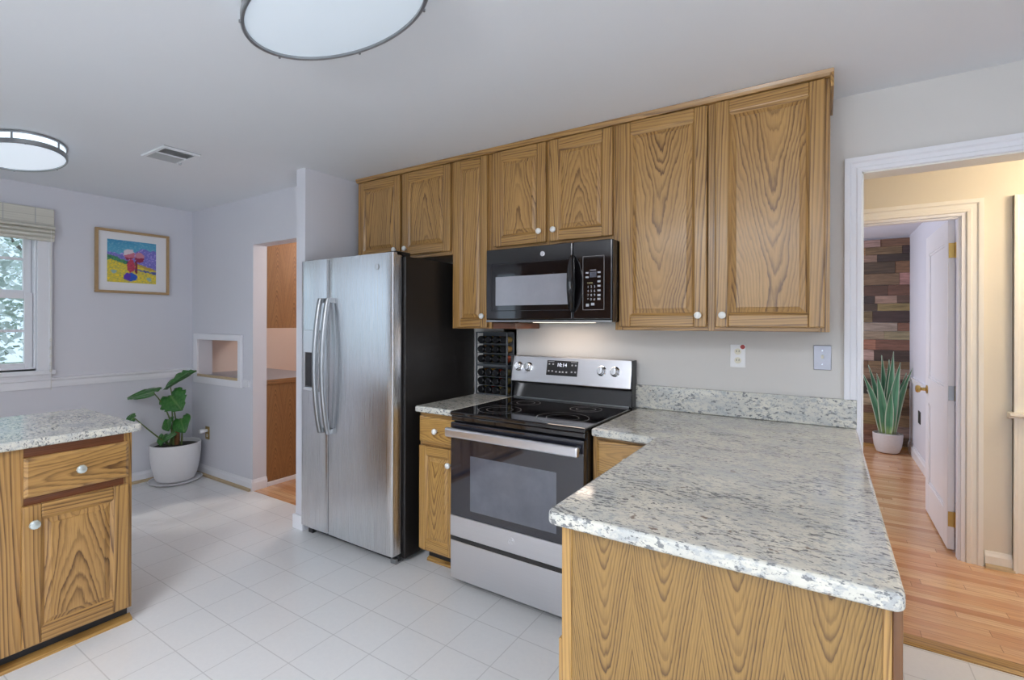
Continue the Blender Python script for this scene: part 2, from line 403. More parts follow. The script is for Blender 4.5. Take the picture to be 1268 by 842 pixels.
BOXF = [(0, 1, 3, 2), (4, 6, 7, 5), (0, 4, 5, 1), (2, 3, 7, 6), (0, 2, 6, 4), (1, 5, 7, 3)]
def straight():
    return (random.choice((-1, 1)) * random.uniform(0.10, 0.24), random.uniform(-0.2, 0.2), random.uniform(0.3, 9.0), 0.22)
def cathedral(sgn=1):
    return (random.uniform(-0.03, 0.03), random.uniform(-0.1, 0.1), random.uniform(0.3, 9.0), sgn)

def obj(name, mb, mats, parent=None, bevel=0.0, smooth=False, seg=2, fix=True, **props):
    me = D.meshes.new(name); me.from_pydata(mb.v, [], mb.f)
    if not isinstance(mats, (list, tuple)): mats = [mats]
    for k in mats: me.materials.append(MAT[k])
    me.polygons.foreach_set('material_index', mb.mi)
    a = me.attributes.new('grain', 'FLOAT_VECTOR', 'POINT'); a.data.foreach_set('vector', [c for v in mb.g for c in v])
    a = me.attributes.new('tone', 'FLOAT_COLOR', 'POINT'); a.data.foreach_set('color', [c for v in mb.tone for c in (*v, 1.0)])
    if fix:
        bm = bmesh.new(); bm.from_mesh(me); bmesh.ops.recalc_face_normals(bm, faces=bm.faces); bm.to_mesh(me); bm.free()
    if smooth:
        me.polygons.foreach_set('use_smooth', [True] * len(me.polygons))
    o = D.objects.new(name, me); COL.objects.link(o)
    if smooth is True or smooth == 1: me.set_sharp_from_angle(angle=math.radians(38))
    if bevel:
        b = o.modifiers.new('bevel', 'BEVEL'); b.width = bevel; b.segments = seg; b.limit_method = 'ANGLE'; b.angle_limit = math.radians(35)
    if parent: o.parent = parent
    for k, v in props.items(): o[k] = v
    return o
def tag(o, label, cat, group=None):
    o['label'] = label; o['category'] = cat
    if group: o['group'] = group
    return o
def thing(name, label, cat, loc=(0, 0, 0), rz=0.0, group=None):
    o = D.objects.new(name, None); COL.objects.link(o); o.empty_display_size = 0.1
    o.location = loc; o.rotation_euler = (0, 0, rz)
    return tag(o, label, cat, group)
def struct(name, mb, mats, bevel=0.0, smooth=False, **k):
    o = obj(name, mb, mats, None, bevel, smooth, **k); o['kind'] = 'structure'; return o
def boxes(*bs, g='z'):
    m = MB()
    for b in bs: m.box(*b, g=g)
    return m
def text(name, body, size, mat, parent, loc, rot=(PI / 2, 0, 0), extrude=0.0004, align='CENTER', shear=0.0, spacing=1.0, line=1.0):
    c = D.curves.new(name, 'FONT'); c.body = body; c.size = size; c.extrude = extrude; c.align_x = align; c.align_y = 'CENTER'
    c.shear = shear; c.space_character = spacing; c.space_line = line
    c.materials.append(MAT[mat])
    o = D.objects.new(name, c); COL.objects.link(o); o.location = loc; o.rotation_euler = rot
    bpy.context.view_layer.update()
    me = D.meshes.new_from_object(o.evaluated_get(bpy.context.evaluated_depsgraph_get()))
    D.objects.remove(o); me.materials.clear(); me.materials.append(MAT[mat])
    o = D.objects.new(name, me); COL.objects.link(o); o.location = loc; o.rotation_euler = rot
    if parent: o.parent = parent
    o['kind'] = 'stuff' if len(body) > 6 else 'thing'
    return o

# ================================================================== SETTING
ZC = 2.414
XL = -4.997           # window wall
YN = -0.463           # wall with the pass-through
# floors
struct('floor', boxes((XL - 0.15, 1.9, -5.2, YN, -0.08, 0.0), (-3.02, 1.9, YN, 0.02, -0.08, 0.0)), 'tile')
struct('floor_hall', boxes((-1.7, 3.2, 0.10, 4.3, -0.08, 0.0)), 'strip_floor')
struct('floor_pantry', boxes((XL - 0.15, -3.02, YN, 1.4, -0.08, 0.0)), 'strip_floor')
mb = MB(); mb.prism([(0.015, -0.02), (0.015, 0.004), (0.03, 0.011), (0.09, 0.012), (0.105, 0.002), (0.105, -0.02)], 'x', 0.125, 1.24, g='x')
struct('trim_threshold', mb, 'oak_fine')
# ceilings
struct('ceiling', boxes((XL - 0.15, 1.9, -5.2, 0.11, ZC, ZC + 0.1)), 'ceiling')
struct('ceiling_hall', boxes((-1.7, 3.2, 0.11, 1.25, ZC, ZC + 0.1)), 'hall')
struct('ceiling_far_room', boxes((-1.7, 0.765, 1.25, 4.3, 2.355, 2.45)), 'room')
struct('ceiling_pantry', boxes((XL - 0.15, -3.02, 0.11, 1.4, ZC, ZC + 0.1), ), 'pantry')
# back wall with the opening to the hall
struct('wall_back', boxes((-2.97, 0.125, 0.0, 0.11, 0, ZC), (0.125, 1.24, 0.0, 0.11, 2.066, ZC), (1.24, 1.9, 0, 0.11, 0, ZC)), 'wall_beige')
struct('wall_stub', boxes((-3.0226, -2.927, -0.695, 0.0, 0, ZC)), 'wall')
# pass-through wall (opening 1) and its doorway
nx0, nx1, nz0, nz1 = -4.865, -4.17, 0.89, 1.225
jx = -3.967
struct('wall_alcove', boxes((XL, nx0, YN, -0.346, 0, ZC), (nx1, jx, YN, -0.346, 0, ZC), (nx0, nx1, YN, -0.346, 0, nz0),
                             (nx0, nx1, YN, -0.346, nz1, ZC), (jx, -3.0226, YN, -0.346, 2.022, ZC)), 'wall')
struct('wall_pantry_end', boxes((XL - 0.15, -3.02, 1.3, 1.4, 0, ZC)), 'pantry')
struct('wall_pantry_right', boxes((-3.0226, -2.97, 0.0, 1.3, 0, ZC)), 'pantry')
struct('wall_pantry_left', boxes((XL - 0.15, XL, -0.346, 1.3, 0, ZC)), 'pantry')
# window wall
wy0, wy1, wz0, wz1 = -2.42, -1.532, 1.03, 2.14
w2 = (-4.75, -2.72, 0.85, 2.20)
struct('wall_left', boxes((XL - 0.15, XL, wy1, -0.346, 0, ZC), (XL - 0.15, XL, wy0, wy1, 0, wz0), (XL - 0.15, XL, wy0, wy1, wz1, ZC),
                           (XL - 0.15, XL, w2[1], wy0, 0, ZC), (XL - 0.15, XL, w2[0], w2[1], 0, w2[2]), (XL - 0.15, XL, w2[0], w2[1], w2[3], ZC),
                           (XL - 0.15, XL, -5.2, w2[0], 0, ZC)), 'wall')
struct('wall_front', boxes((XL - 0.15, -4.95, -5.3, -5.2, 0, ZC), (-4.95, -4.47, -5.3, -5.2, 2.28, ZC), (-4.95, -4.47, -5.3, -5.2, 0, 0.08), (0.55, 1.9, -5.3, -5.2, 0, ZC), (-2.35, 0.55, -5.3, -5.2, 2.22, ZC), (-2.35, 0.55, -5.3, -5.2, 0, 0.08)), 'wall')
struct('wall_front_dark_reflection', boxes((-4.47, -2.35, -5.3, -5.2, 0, ZC), g='x'), 'oak_painted_shade')  # unseen dark stretch added to darken the microwave's reflection
struct('wall_right', boxes((1.9, 2.0, -5.3, -3.75, 0, ZC), (1.9, 2.0, -2.05, 0.11, 0, ZC), (1.9, 2.0, -3.75, -2.05, 0, 0.82), (1.9, 2.0, -3.75, -2.05, 2.08, ZC)), 'wall')
# hall and far room
hx0, hx1, hz = -0.12, 0.672, 2.036
struct('wall_hall', boxes((-1.7, hx0, 1.14, 1.25, 0, ZC), (hx1, 3.2, 1.14, 1.25, 0, ZC), (hx0, hx1, 1.14, 1.25, hz, ZC)), 'hall')
struct('wall_hall_end', boxes((-1.8, -1.7, 0.0, 4.3, 0, ZC), (3.2, 3.3, 0.0, 1.25, 0, ZC)), 'hall')
struct('wall_hall_near', boxes((-1.7, 0.125, 0.1101, 0.112, 0, ZC), (1.24, 3.2, 0.1101, 0.112, 0, ZC), (0.125, 1.24, 0.1101, 0.112, 2.066, ZC)), 'hall')
struct('wall_far_right', boxes((0.765, 0.865, 1.25, 4.3, 0, 2.45)), 'room')
struct('wall_far_back', boxes((-1.7, 0.765, 4.19, 4.3, 0, 2.45)), 'room')
# reclaimed board wall
mb = MB(); z = 0.035; rr = random.Random(3)
tones = [(0.26, 0.165, 0.11), (0.20, 0.115, 0.07), (0.36, 0.25, 0.18), (0.10, 0.065, 0.048), (0.32, 0.19, 0.10), (0.42, 0.32, 0.25), (0.15, 0.09, 0.06), (0.30, 0.22, 0.17), (0.23, 0.13, 0.075), (0.38, 0.27, 0.20), (0.07, 0.05, 0.042)]
while z < 2.31:
    h = rr.choice((0.085, 0.095, 0.12, 0.13)); h = min(h, 2.335 - z)
    x = -0.6 - rr.random() * 0.3
    while x < 0.76:
        w = rr.uniform(0.16, 0.5); x1 = min(x + w, 0.765)
        mb.cur = tuple(c * rr.uniform(1.0, 1.35) for c in rr.choice(tones))
        mb.box(x + 0.001, x1 - 0.001, 4.165 + rr.uniform(-0.012, 0.0), 4.19, z, z + h - 0.003)
        x = x1
    z += h
struct('wall_reclaimed_boards', mb, 'planks')
struct('baseboard_board_wall', boxes((-0.9, 0.765, 4.13, 4.16, 0, 0.035), g='x'), 'oak_fine')

def base_profile(t=0.016, h=0.09):
    return [(0, 0), (t, 0), (t, h * 0.72), (t * 0.55, h * 0.86), (t * 0.3, h), (0, h)]
def baseboard(name, axis, a0, a1, pos, sgn, mat='trim', h=0.09, t=0.016):
    mb = MB(); mb.prism([(pos + sgn * p, q) for p, q in base_profile(t, h)], axis, a0, a1)
    return struct(name, mb, mat)
baseboard('baseboard_left', 'y', -5.2, YN, XL, 1)
baseboard('baseboard_alcove', 'x', XL, jx + 0.0155, YN, -1)
baseboard('baseboard_jamb', 'y', YN - 0.0155, -0.346, jx, 1)
mb = MB()
mb.box(-3.0386, -2.927, -0.711, -0.695, 0, 0.095); mb.box(-3.0386, -3.0226, -0.695, -0.463, 0, 0.095)
struct('baseboard_stub', mb, 'trim', 0.004)
mb = MB(); mb.prism([(YN - 0.016, 0), (YN - 0.034, 0), (YN - 0.031, 0.012), (YN - 0.016, 0.022)], 'x', XL + 0.03, jx)
struct('trim_shoe_alcove', mb, 'pale_wood')
mb = MB(); mb.prism([(XL + 0.016, 0), (XL + 0.034, 0), (XL + 0.031, 0.012), (XL + 0.016, 0.022)], 'y', -5.2, YN)
struct('trim_shoe_left', mb, 'pale_wood')
# chair rail with window stool return
def rail_profile(d=0.026, z=0.90, h=0.075):
    return [(0, z), (d * 0.45, z), (d * 0.55, z + h * 0.3), (d * 0.5, z + h * 0.6), (d, z + h * 0.78), (d, z + h * 0.93), (0, z + h)]
mb = MB(); mb.prism([(XL + p, q) for p, q in rail_profile(0.026, 0.885, 0.075)], 'y', -5.0, YN)
struct('trim_chair_rail', mb, 'trim')
mb = MB(); mb.box(-4.10, -4.01, YN - 0.018, YN, 0.845, 0.905)
struct('trim_rail_end', mb, 'trim', 0.004)
baseboard('baseboard_far', 'y', 1.35, 4.165, 0.765, -1, h=0.11)
mb = MB(); mb.prism([(0.765 - p, q) for p, q in rail_profile(0.022, 0.765, 0.06)], 'y', 1.3, 4.165)
struct('trim_far_rail', mb, 'trim')
baseboard('baseboard_hall', 'x', 0.755, 0.875, 1.14, -1, 'trim_warm', 0.09)
mb = MB(); mb.prism([(1.122, 0), (1.104, 0), (1.107, 0.012), (1.122, 0.022)], 'x', 0.755, 0.875)
struct('trim_shoe_hall', mb, 'pale_wood')

def casing_profile(w):
    return [(0, 0), (0.006, 0.012), (w * 0.3, 0.014), (w * 0.36, 0.011), (w * 0.62, 0.013), (w * 0.72, 0.020), (w, 0.021), (w, 0)]
def casing(name, x0, x1, ztop, yface, w, mat, left=True, right=True):
    mb = MB(); P = casing_profile(w)
    for side, do in ((-1, left), (1, right)):
        xb = x0 if side < 0 else x1
        if not do: continue
        n = len(P)
        lo = [(xb + side * a, yface - b, 0.0) for a, b in P]
        hi = [(xb + side * a, yface - b, ztop + a) for a, b in P]
        mb.add(lo + hi, [tuple(range(n)), tuple(range(n, 2 * n))] + [(i, (i + 1) % n, n + (i + 1) % n, n + i) for i in range(n)])
    n = len(P)
    l = [(x0 - (a if left else 0), yface - b, ztop + a) for a, b in P]; r = [(x1 + (a if right else 0), yface - b, ztop + a) for a, b in P]
    mb.add(l + r, [tuple(range(n)), tuple(range(n, 2 * n))] + [(i, (i + 1) % n, n + (i + 1) % n, n + i) for i in range(n)])
    return struct(name, mb, mat)
casing('trim_kitchen_doorway', 0.125, 1.24, 2.058, 0.0, 0.068, 'trim')
mb = boxes((0.118, 0.128, -0.004, 0.116, 0, 2.062), (1.237, 1.247, -0.004, 0.116, 0, 2.062), (0.118, 1.247, -0.004, 0.116, 2.054, 2.066))
struct('trim_doorway_jamb', mb, 'trim_warm')
casing('trim_hall_door', hx0, hx1, hz - 0.004, 1.14, 0.075, 'trim_warm')
mb = boxes((hx1 - 0.018, hx1, 1.136, 1.254, 0, hz - 0.0005), (hx0, hx0 + 0.018, 1.136, 1.254, 0, hz), (hx0 + 0.018, hx1 - 0.018, 1.1365, 1.2535, hz - 0.018, hz - 0.001),
           (hx1 - 0.030, hx1 - 0.018, 1.15, 1.20, 0, hz - 0.018), (hx0 + 0.02, hx1 - 0.0305, 1.151, 1.199, hz - 0.030, hz - 0.0185))
struct('trim_hall_door_jamb', mb, 'trim')
# second hall opening at the right edge: casing with a small rail return
mb = MB(); 
mb.box(0.868, 0.955, 1.118, 1.14, 0, 2.105); mb.box(0.868, 0.885, 1.108, 1.14, 0, 2.105); mb.box(0.925, 0.94, 1.110, 1.14, 0, 2.105)
mb.box(0.955, 1.9, 1.118, 1.14, 2.02, 2.105); mb.box(0.955, 1.9, 1.108, 1.14, 2.09, 2.105)
struct('trim_hall_casing', mb, 'trim_warm', 0.003)
mb = MB(); mb.prism([(1.14, 0.86), (1.10, 0.862), (1.095, 0.872), (1.075, 0.878), (1.075, 0.892), (1.14, 0.895)], 'x', 0.845, 1.9)
struct('trim_hall_rail', mb, 'trim_warm')
struct('door_hall_closet', boxes((0.955, 1.9, 1.125, 1.139, 0, 2.02)), 'trim_warm')
# pass-through frame
mb = MB(); fo = (-4.93, -4.115, 0.832, 1.278)
for a in ((fo[0], fo[1], YN - 0.02, YN, fo[2], nz0), (fo[0], fo[1], YN - 0.02, YN, nz1, fo[3]), (fo[0], nx0, YN - 0.02, YN, nz0, nz1), (nx1, fo[1], YN - 0.02, YN, nz0, nz1)): mb.box(*a)
struct('trim_pass_through', mb, 'trim', 0.004)

# ------------------------------------------------------------------ window 1 (double hung)
def sash(name, y0, y1, z0, z1, x, cols, rows, parent):
    mb = MB(); st = 0.045; t = 0.032
    for a in ((x - t, x, y0, y0 + st, z0, z1), (x - t, x, y1 - st, y1, z0, z1), (x - t, x, y0 + st, y1 - st, z0, z0 + st), (x - t, x, y0 + st, y1 - st, z1 - st, z1)): mb.box(*a)
    for i in range(1, cols):
        yy = y0 + st + (y1 - y0 - 2 * st) * i / cols; mb.box(x - t + 0.006, x - 0.004, yy - 0.010, yy + 0.010, z0 + st, z1 - st)
    for i in range(1, rows):
        zz = z0 + st + (z1 - z0 - 2 * st) * i / rows; mb.box(x - t + 0.006, x - 0.004, y0 + st, y1 - st, zz - 0.010, zz + 0.010)
    o = obj(name, mb, 'trim', parent, 0.003)
    g = boxes((x - t / 2 - 0.002, x - t / 2 + 0.002, y0 + st * 0.8, y1 - st * 0.8, z0 + st * 0.8, z1 - st * 0.8))
    obj('window_pane', g, 'glass', o)
    return o
mb = MB(); cw = 0.082
for a in ((XL, XL + 0.022, wy1, wy1 + cw, wz0 - 0.02, wz1 + cw), (XL, XL + 0.022, wy0 - cw, wy0, wz0 - 0.02, wz1 + cw), (XL, XL + 0.022, wy0, wy1, wz1, wz1 + cw),
          (XL, XL + 0.030, wy1 + cw * 0.75, wy1 + cw, wz0 - 0.02, wz1 + cw), (XL, XL + 0.030, wy0 - cw, wy0 - cw * 0.75, wz0 - 0.02, wz1 + cw),
          (XL - 0.15, XL, wy1 - 0.012, wy1, wz0, wz1), (XL - 0.15, XL, wy0, wy0 + 0.012, wz0, wz1), (XL - 0.15, XL, wy0, wy1, wz1 - 0.012, wz1),
          (XL - 0.15, XL + 0.045, wy0 - cw - 0.02, wy1 + cw + 0.02, wz0 - 0.045, wz0 - 0.012), (XL - 0.15, XL, wy0, wy1, wz0 - 0.02, wz0 + 0.012),
          (XL, XL + 0.018, wy0 - cw, wy1 + cw, wz0 - 0.15, wz0 - 0.045)): mb.box(*a)
win = struct('window_1', mb, 'trim', 0.004)
sash('lower_sash', wy0 + 0.014, wy1 - 0.014, wz0 + 0.002, 1.60, XL - 0.03, 3, 2, win)
sash('upper_sash', wy0 + 0.014, wy1 - 0.014, 1.575, wz1 - 0.012, XL - 0.065, 3, 2, win)
# window 2 and the others out of the picture
def simple_window(name, axis, pos, a0, a1, z0, z1, th, inner, n=3):
    mb = MB(); c = 0.08
    def b(u0, u1, v0, v1, d0, d1):
        if axis == 'x': mb.box(d0, d1, u0, u1, v0, v1)
        else: mb.box(u0, u1, d0, d1, v0, v1)
    d0, d1 = sorted((pos, pos + inner * 0.022))
    for a in ((a0 - c, a0, z0 - c, z1 + c), (a1, a1 + c, z0 - c, z1 + c), (a0, a1, z1, z1 + c), (a0, a1, z0 - c, z0)): b(*a, d0, d1)
    e0, e1 = sorted((pos - inner * 0.05, pos - inner * 0.02))
    for a in ((a0, a0 + 0.05, z0, z1), (a1 - 0.05, a1, z0, z1), (a0, a1, z1 - 0.05, z1), (a0, a1, z0, z0 + 0.05), (a0, a1, (z0 + z1) / 2 - 0.02, (z0 + z1) / 2 + 0.02)): b(*a, e0, e1)
    for i in range(1, n):
        u = a0 + (a1 - a0) * i / n; b(u - 0.02, u + 0.02, z0, z1, e0, e1)
    return struct(name, mb, 'trim')
simple_window('window_2', 'x', XL, w2[0], w2[1], w2[2], w2[3], 0.15, 1, 3)
simple_window('window_3', 'y', -5.2, -2.35, 0.55, 0.08, 2.22, 0.1, 1, 3)
simple_window('window_5', 'y', -5.2, -4.95, -4.47, 0.08, 2.28, 0.1, 1, 1)
simple_window('window_4', 'x', 1.9, -3.75, -2.05, 0.82, 2.08, 0.1, -1, 3)

# ================================================================== CABINETS
def knob_mesh(r, kind):
    m = MB()
    if kind == 'ceramic':
        m.lathe([(0.006, 0.0), (0.006, 0.010), (r * 0.72, 0.013), (r, 0.019), (r * 0.93, 0.026), (r * 0.55, 0.031), (0.0, 0.032)], axis='y', seg=18)
    else:
        m.lathe([(0.007, 0.0), (0.006, 0.010), (r * 0.8, 0.014), (r, 0.020), (r * 0.86, 0.028), (r * 0.5, 0.030), (0, 0.030)], axis='y', seg=10)
    return m
def knob(parent, x, y, z, kind='ceramic', r=0.0165):
    o = obj('knob', knob_mesh(r, kind), kind, parent, smooth=True); o.location = (x, y, z); return o
def raised_panel(x0, x1, z0, z1, yb, yf, inset, cath):
    m = MB()
    a = [(x0, yb, z0), (x1, yb, z0), (x1, yb, z1), (x0, yb, z1)]
    i = inset
    b = [(x0 + i, yf, z0 + i), (x1 - i, yf, z0 + i), (x1 - i, yf, z1 - i), (x0 + i, yf, z1 - i)]
    bk = [(p[0], yb + 0.008, p[2]) for p in a]
    b2 = [(x0 + i - 0.0015, yf + 0.003, z0 + i - 0.0015), (x1 - i + 0.0015, yf + 0.003, z0 + i - 0.0015), (x1 - i + 0.0015, yf + 0.003, z1 - i + 0.0015), (x0 + i - 0.0015, yf + 0.003, z1 - i + 0.0015)]
    vs = a + b2 + b + bk
    fs = [(8, 9, 10, 11), (12, 15, 14, 13)]
    for k in range(4):
        n = (k + 1) % 4
        fs += [(k, n, 4 + n, 4 + k), (4 + k, 4 + n, 8 + n, 8 + k), (12 + k, 12 + n, n, k)]
    m.add(vs, fs, m.grain(vs, 'z', cath, ((x0 + x1) / 2, yf, (z0 + z1) / 2)))
    return m
def door(parent, x0, x1, z0, z1, kx, kz, mat='oak', kind='ceramic', sw=0.056, cath=None, kr=0.0165):
    m = MB(); t = 0.020
    m.box(x0, x0 + sw, -t, 0, z0, z1, 'z'); m.box(x1 - sw, x1, -t, 0, z0, z1, 'z')
    m.box(x0 + sw, x1 - sw, -t, 0, z0, z0 + sw, 'x'); m.box(x0 + sw, x1 - sw, -t, 0, z1 - sw, z1, 'x')
    # routed inner lip
    l = 0.013
    A = [(x0 + sw, z0 + sw), (x1 - sw, z0 + sw), (x1 - sw, z1 - sw), (x0 + sw, z1 - sw)]
    B = [(x0 + sw + l, z0 + sw + l), (x1 - sw - l, z0 + sw + l), (x1 - sw - l, z1 - sw - l), (x0 + sw + l, z1 - sw - l)]
    vs = [(a, -t + 0.003, b) for a, b in A] + [(a, -t + 0.0125, b) for a, b in B]
    for k in range(4):
        n = (k + 1) % 4
        q = [vs[k], vs[n], vs[4 + n], vs[4 + k]]
        m.add(q, [(0, 1, 2, 3)], m.grain(q, 'x' if k % 2 == 0 else 'z', straight(), q[0]))
    d = obj('door', m, mat, parent, 0.005, fix=False, seg=3)
    p = raised_panel(x0 + sw, x1 - sw, z0 + sw, z1 - sw, -0.0055, -0.0180, 0.032, cath or cathedral())
    obj('panel', p, mat, d)
    knob(d, kx, -t, kz, kind, kr)
    return d
def drawer(parent, x0, x1, z0, z1, mat='oak', kind='ceramic', kr=0.0165):
    m = MB(); t = 0.020; e = 0.012
    a = [(x0, 0, z0), (x1, 0, z0), (x1, 0, z1), (x0, 0, z1)]
    b = [(x0, -t + 0.006, z0), (x1, -t + 0.006, z0), (x1, -t + 0.006, z1), (x0, -t + 0.006, z1)]
    c = [(x0 + e, -t, z0 + e), (x1 - e, -t, z0 + e), (x1 - e, -t, z1 - e), (x0 + e, -t, z1 - e)]
    vs = a + b + c; fs = [(8, 9, 10, 11), (3, 2, 1, 0)]
    for k in range(4):
        n = (k + 1) % 4; fs += [(k, n, 4 + n, 4 + k), (4 + k, 4 + n, 8 + n, 8 + k)]
    m.add(vs, fs, m.grain(vs, 'x', (random.uniform(-0.02, 0.02), 0.0, random.uniform(0.15, 5), 0.8), ((x0 + x1) / 2, 0, (z0 + z1) / 2)))
    d = obj('drawer', m, mat, parent, 0.002)
    knob(d, (x0 + x1) / 2, -t, (z0 + z1) / 2, kind, kr)
    return d
def carcass(parent, W, H, depth, stiles, rails, mat='oak', z0=0.0, name='carcass', sidemat=None):
    """front of the face frame at y=0; stiles [(x0,x1)], rails [(z0,z1)]"""
    m = MB()
    m.box(0.0, W, 0.0195, depth, z0, H, 'zy')
    for a, b in stiles: m.box(a, b, 0, 0.0195, z0, H, 'z')
    stiles = sorted(stiles)
    for r0, r1 in rails:
        for (a, b), (c, d) in zip(stiles, stiles[1:]):
            if c > b: m.box(b, c, 0.0005, 0.0195, r0, r1, 'x')
    return obj(name, m, mat, parent, 0.0012)

YU = -0.305; ZB = 1.349; G_U = 'oak wall cabinets along the back wall'
# double cabinet at the right
c = thing('wall_cabinet', 'tall honey oak wall cabinet with two long doors, beside the hall doorway', 'cabinet', (-0.914, YU, ZB), group=G_U)
H = 2.395 - ZB
carcass(c, 0.914, H, 0.305, [(0, 0.042), (0.445, 0.475), (0.876, 0.914)], [(0, 0.04), (H - 0.05, H)])
door(c, 0.026, 0.442, 0.018, H - 0.012, 0.408, 0.072, cath=(0.012, 0.0, 0.55, 1))
door(c, 0.478, 0.896, 0.018, H - 0.012, 0.512, 0.072, cath=(-0.018, 0.05, 4.75, 1))
# above the microwave
c = thing('wall_cabinet', 'short honey oak wall cabinet with two doors, directly above the black microwave', 'cabinet', (-1.682, YU, 1.805), group=G_U)
H = 2.395 - 1.805
carcass(c, 0.767, H, 0.305, [(0, 0.03), (0.37, 0.395), (0.735, 0.767)], [(0, 0.03), (H - 0.05, H)])
door(c, 0.02, 0.371, 0.025, H - 0.012, 0.338, 0.085, cath=(0.0, 0.02, 2.5, -1))
door(c, 0.395, 0.757, 0.025, H - 0.012, 0.428, 0.085, cath=(0.01, -0.05, 6.6, -1))
# narrow
c = thing('wall_cabinet', 'narrow one door honey oak wall cabinet between fridge and microwave', 'cabinet', (-1.983, YU, ZB), group=G_U)
H = 2.395 - ZB
carcass(c, 0.300, H, 0.305, [(0, 0.035), (0.262, 0.300)], [(0, 0.03), (H - 0.05, H)])
door(c, 0.024, 0.276, 0.008, H - 0.012, 0.252, 0.075, sw=0.05, cath=(0.09, 0.05, 1.2, 0.3))
# above the fridge
c = thing('wall_cabinet', 'short honey oak wall cabinet with two doors, above the stainless refrigerator', 'cabinet', (-2.86, YU, 1.812), group=G_U)
H = 2.395 - 1.812
carcass(c, 0.876, H, 0.305, [(0, 0.04), (0.43, 0.455), (0.845, 0.876)], [(0, 0.03), (H - 0.05, H)])
door(c, 0.012, 0.428, 0.022, H - 0.012, 0.392, 0.065, cath=(0.10, 0.05, 1.0, 0.4))
door(c, 0.452, 0.868, 0.022, H - 0.012, 0.490, 0.065, cath=(0.0, 0.0, 3.5, -1))
# filler strip under the narrow cabinet run (red brown strip seen under the microwave)
o = obj('hood_filler_strip', boxes((-1.678, -1.52, -0.30, -0.02, 1.349, 1.384), g='x'), 'oak_red_and_shade', bevel=0.002)
tag(o, 'reddish wood strip under the left end of the microwave', 'filler strip')
# crown strip at the ceiling
mb = MB(); mb.prism([(-0.306, 2.385), (-0.328, 2.387), (-0.334, 2.398), (-0.338, 2.412), (-0.306, 2.4135)], 'x', -2.862, 0.012, g='x')
mb.box(0.0005, 0.012, -0.334, -0.001, 2.34, 2.4135, 'y')
mb.box(-2.86, 0.0, -0.306, -0.001, 2.395, 2.4135, 'x')
struct('trim_cabinet_crown', mb, 'oak', 0.001)

# base cabinet left of the range
G_B = 'oak base cabinets of the cooking run'
YB = -0.61
c = thing('base_cabinet', 'narrow oak base cabinet with one drawer and door, between fridge and range', 'cabinet', (-1.965, YB, 0), group=G_B)
carcass(c, 0.285, 0.880, 0.60, [(0, 0.012), (0.262, 0.285)], [(0.09, 0.115), (0.69, 0.715), (0.85, 0.88)], z0=0.09)
drawer(c, 0.006, 0.272, 0.712, 0.855, mat='oak_fine')
door(c, 0.006, 0.272, 0.105, 0.690, 0.235, 0.61, mat='oak_fine', sw=0.05, cath=(0.02, 0.0, 0.6, 1))
obj('toe_kick', boxes((0.0, 0.285, 0.075, 0.09, 0.0, 0.09)), 'blackwood', c)
mb = MB(); mb.prism([(0.075, 0), (0.055, 0), (0.058, 0.014), (0.075, 0.022)], 'x', 0.0, 0.285, g='x'); obj('shoe_moulding', mb, 'oak_fine', c)
# base cabinet right of the range
c = thing('base_cabinet', 'oak base cabinet with one drawer, in the corner right of the range', 'cabinet', (-0.902, YB, 0), group=G_B)
carcass(c, 0.322, 0.880, 0.60, [(0, 0.028), (0.30, 0.322)], [(0.09, 0.115), (0.69, 0.715), (0.855, 0.88)], z0=0.09)
drawer(c, 0.024, 0.305, 0.712, 0.858, mat='oak_fine')
door(c, 0.024, 0.305, 0.105, 0.690, 0.06, 0.61, mat='oak_fine', sw=0.05)
obj('toe_kick', boxes((0.0, 0.322, 0.075, 0.09, 0.0, 0.09)), 'blackwood', c)
# peninsula cabinet
c = thing('peninsula_cabinet', 'oak peninsula base with a figured veneer end panel under the large granite top', 'cabinet', (-0.577, -1.56, 0))
mb = MB(); mb.box(0.004, 0.662, 0.02, 1.55, 0.0, 0.880, 'zy'); obj('carcass', mb, 'oak_veneer', c)
mb = MB(); n = 4; x0 = 0.026; wv = (0.650 - x0) / n
for k in range(n):
    a, b = x0 + k * wv, x0 + (k + 1) * wv
    vs_off = (random.uniform(-0.010, 0.010), 0.0, 3.0 + random.uniform(0, 0.1) + 0.07 * (k % 2))
    vs = [(x, y, z) for x in (a, b) for y in (0.0, 0.02) for z in (0.0, 0.880)]
    mb.add(vs, BOXF, mb.grain(vs, 'z', vs_off, ((a + b) / 2, 0, 0.0)))
obj('end_panel', mb, 'oak_veneer', c)
obj('corner_strip', boxes((-0.001, 0.026, -0.004, 0.02, 0.0, 0.880), (-0.010, 0.0, -0.002, 0.02, 0.0, 0.58)), 'oak_fine', c, 0.002)
obj('corner_strip', boxes((0.650, 0.664, -0.003, 0.02, 0.0, 0.880)), 'oak_fine', c, 0.002)
obj('side_board', boxes((0.6645, 0.680, 0.001, 1.40, 0.0, 0.876), g='zy'), 'oak_painted_shade', c, 0.002, label='side board with shade painted in')  # dark colour stands for the shade on this edge

# island
c = thing('island_cabinet', 'honey oak island base cabinet with drawer, door and black toe kick', 'cabinet', (-2.70, -3.14, 0), PI / 2)
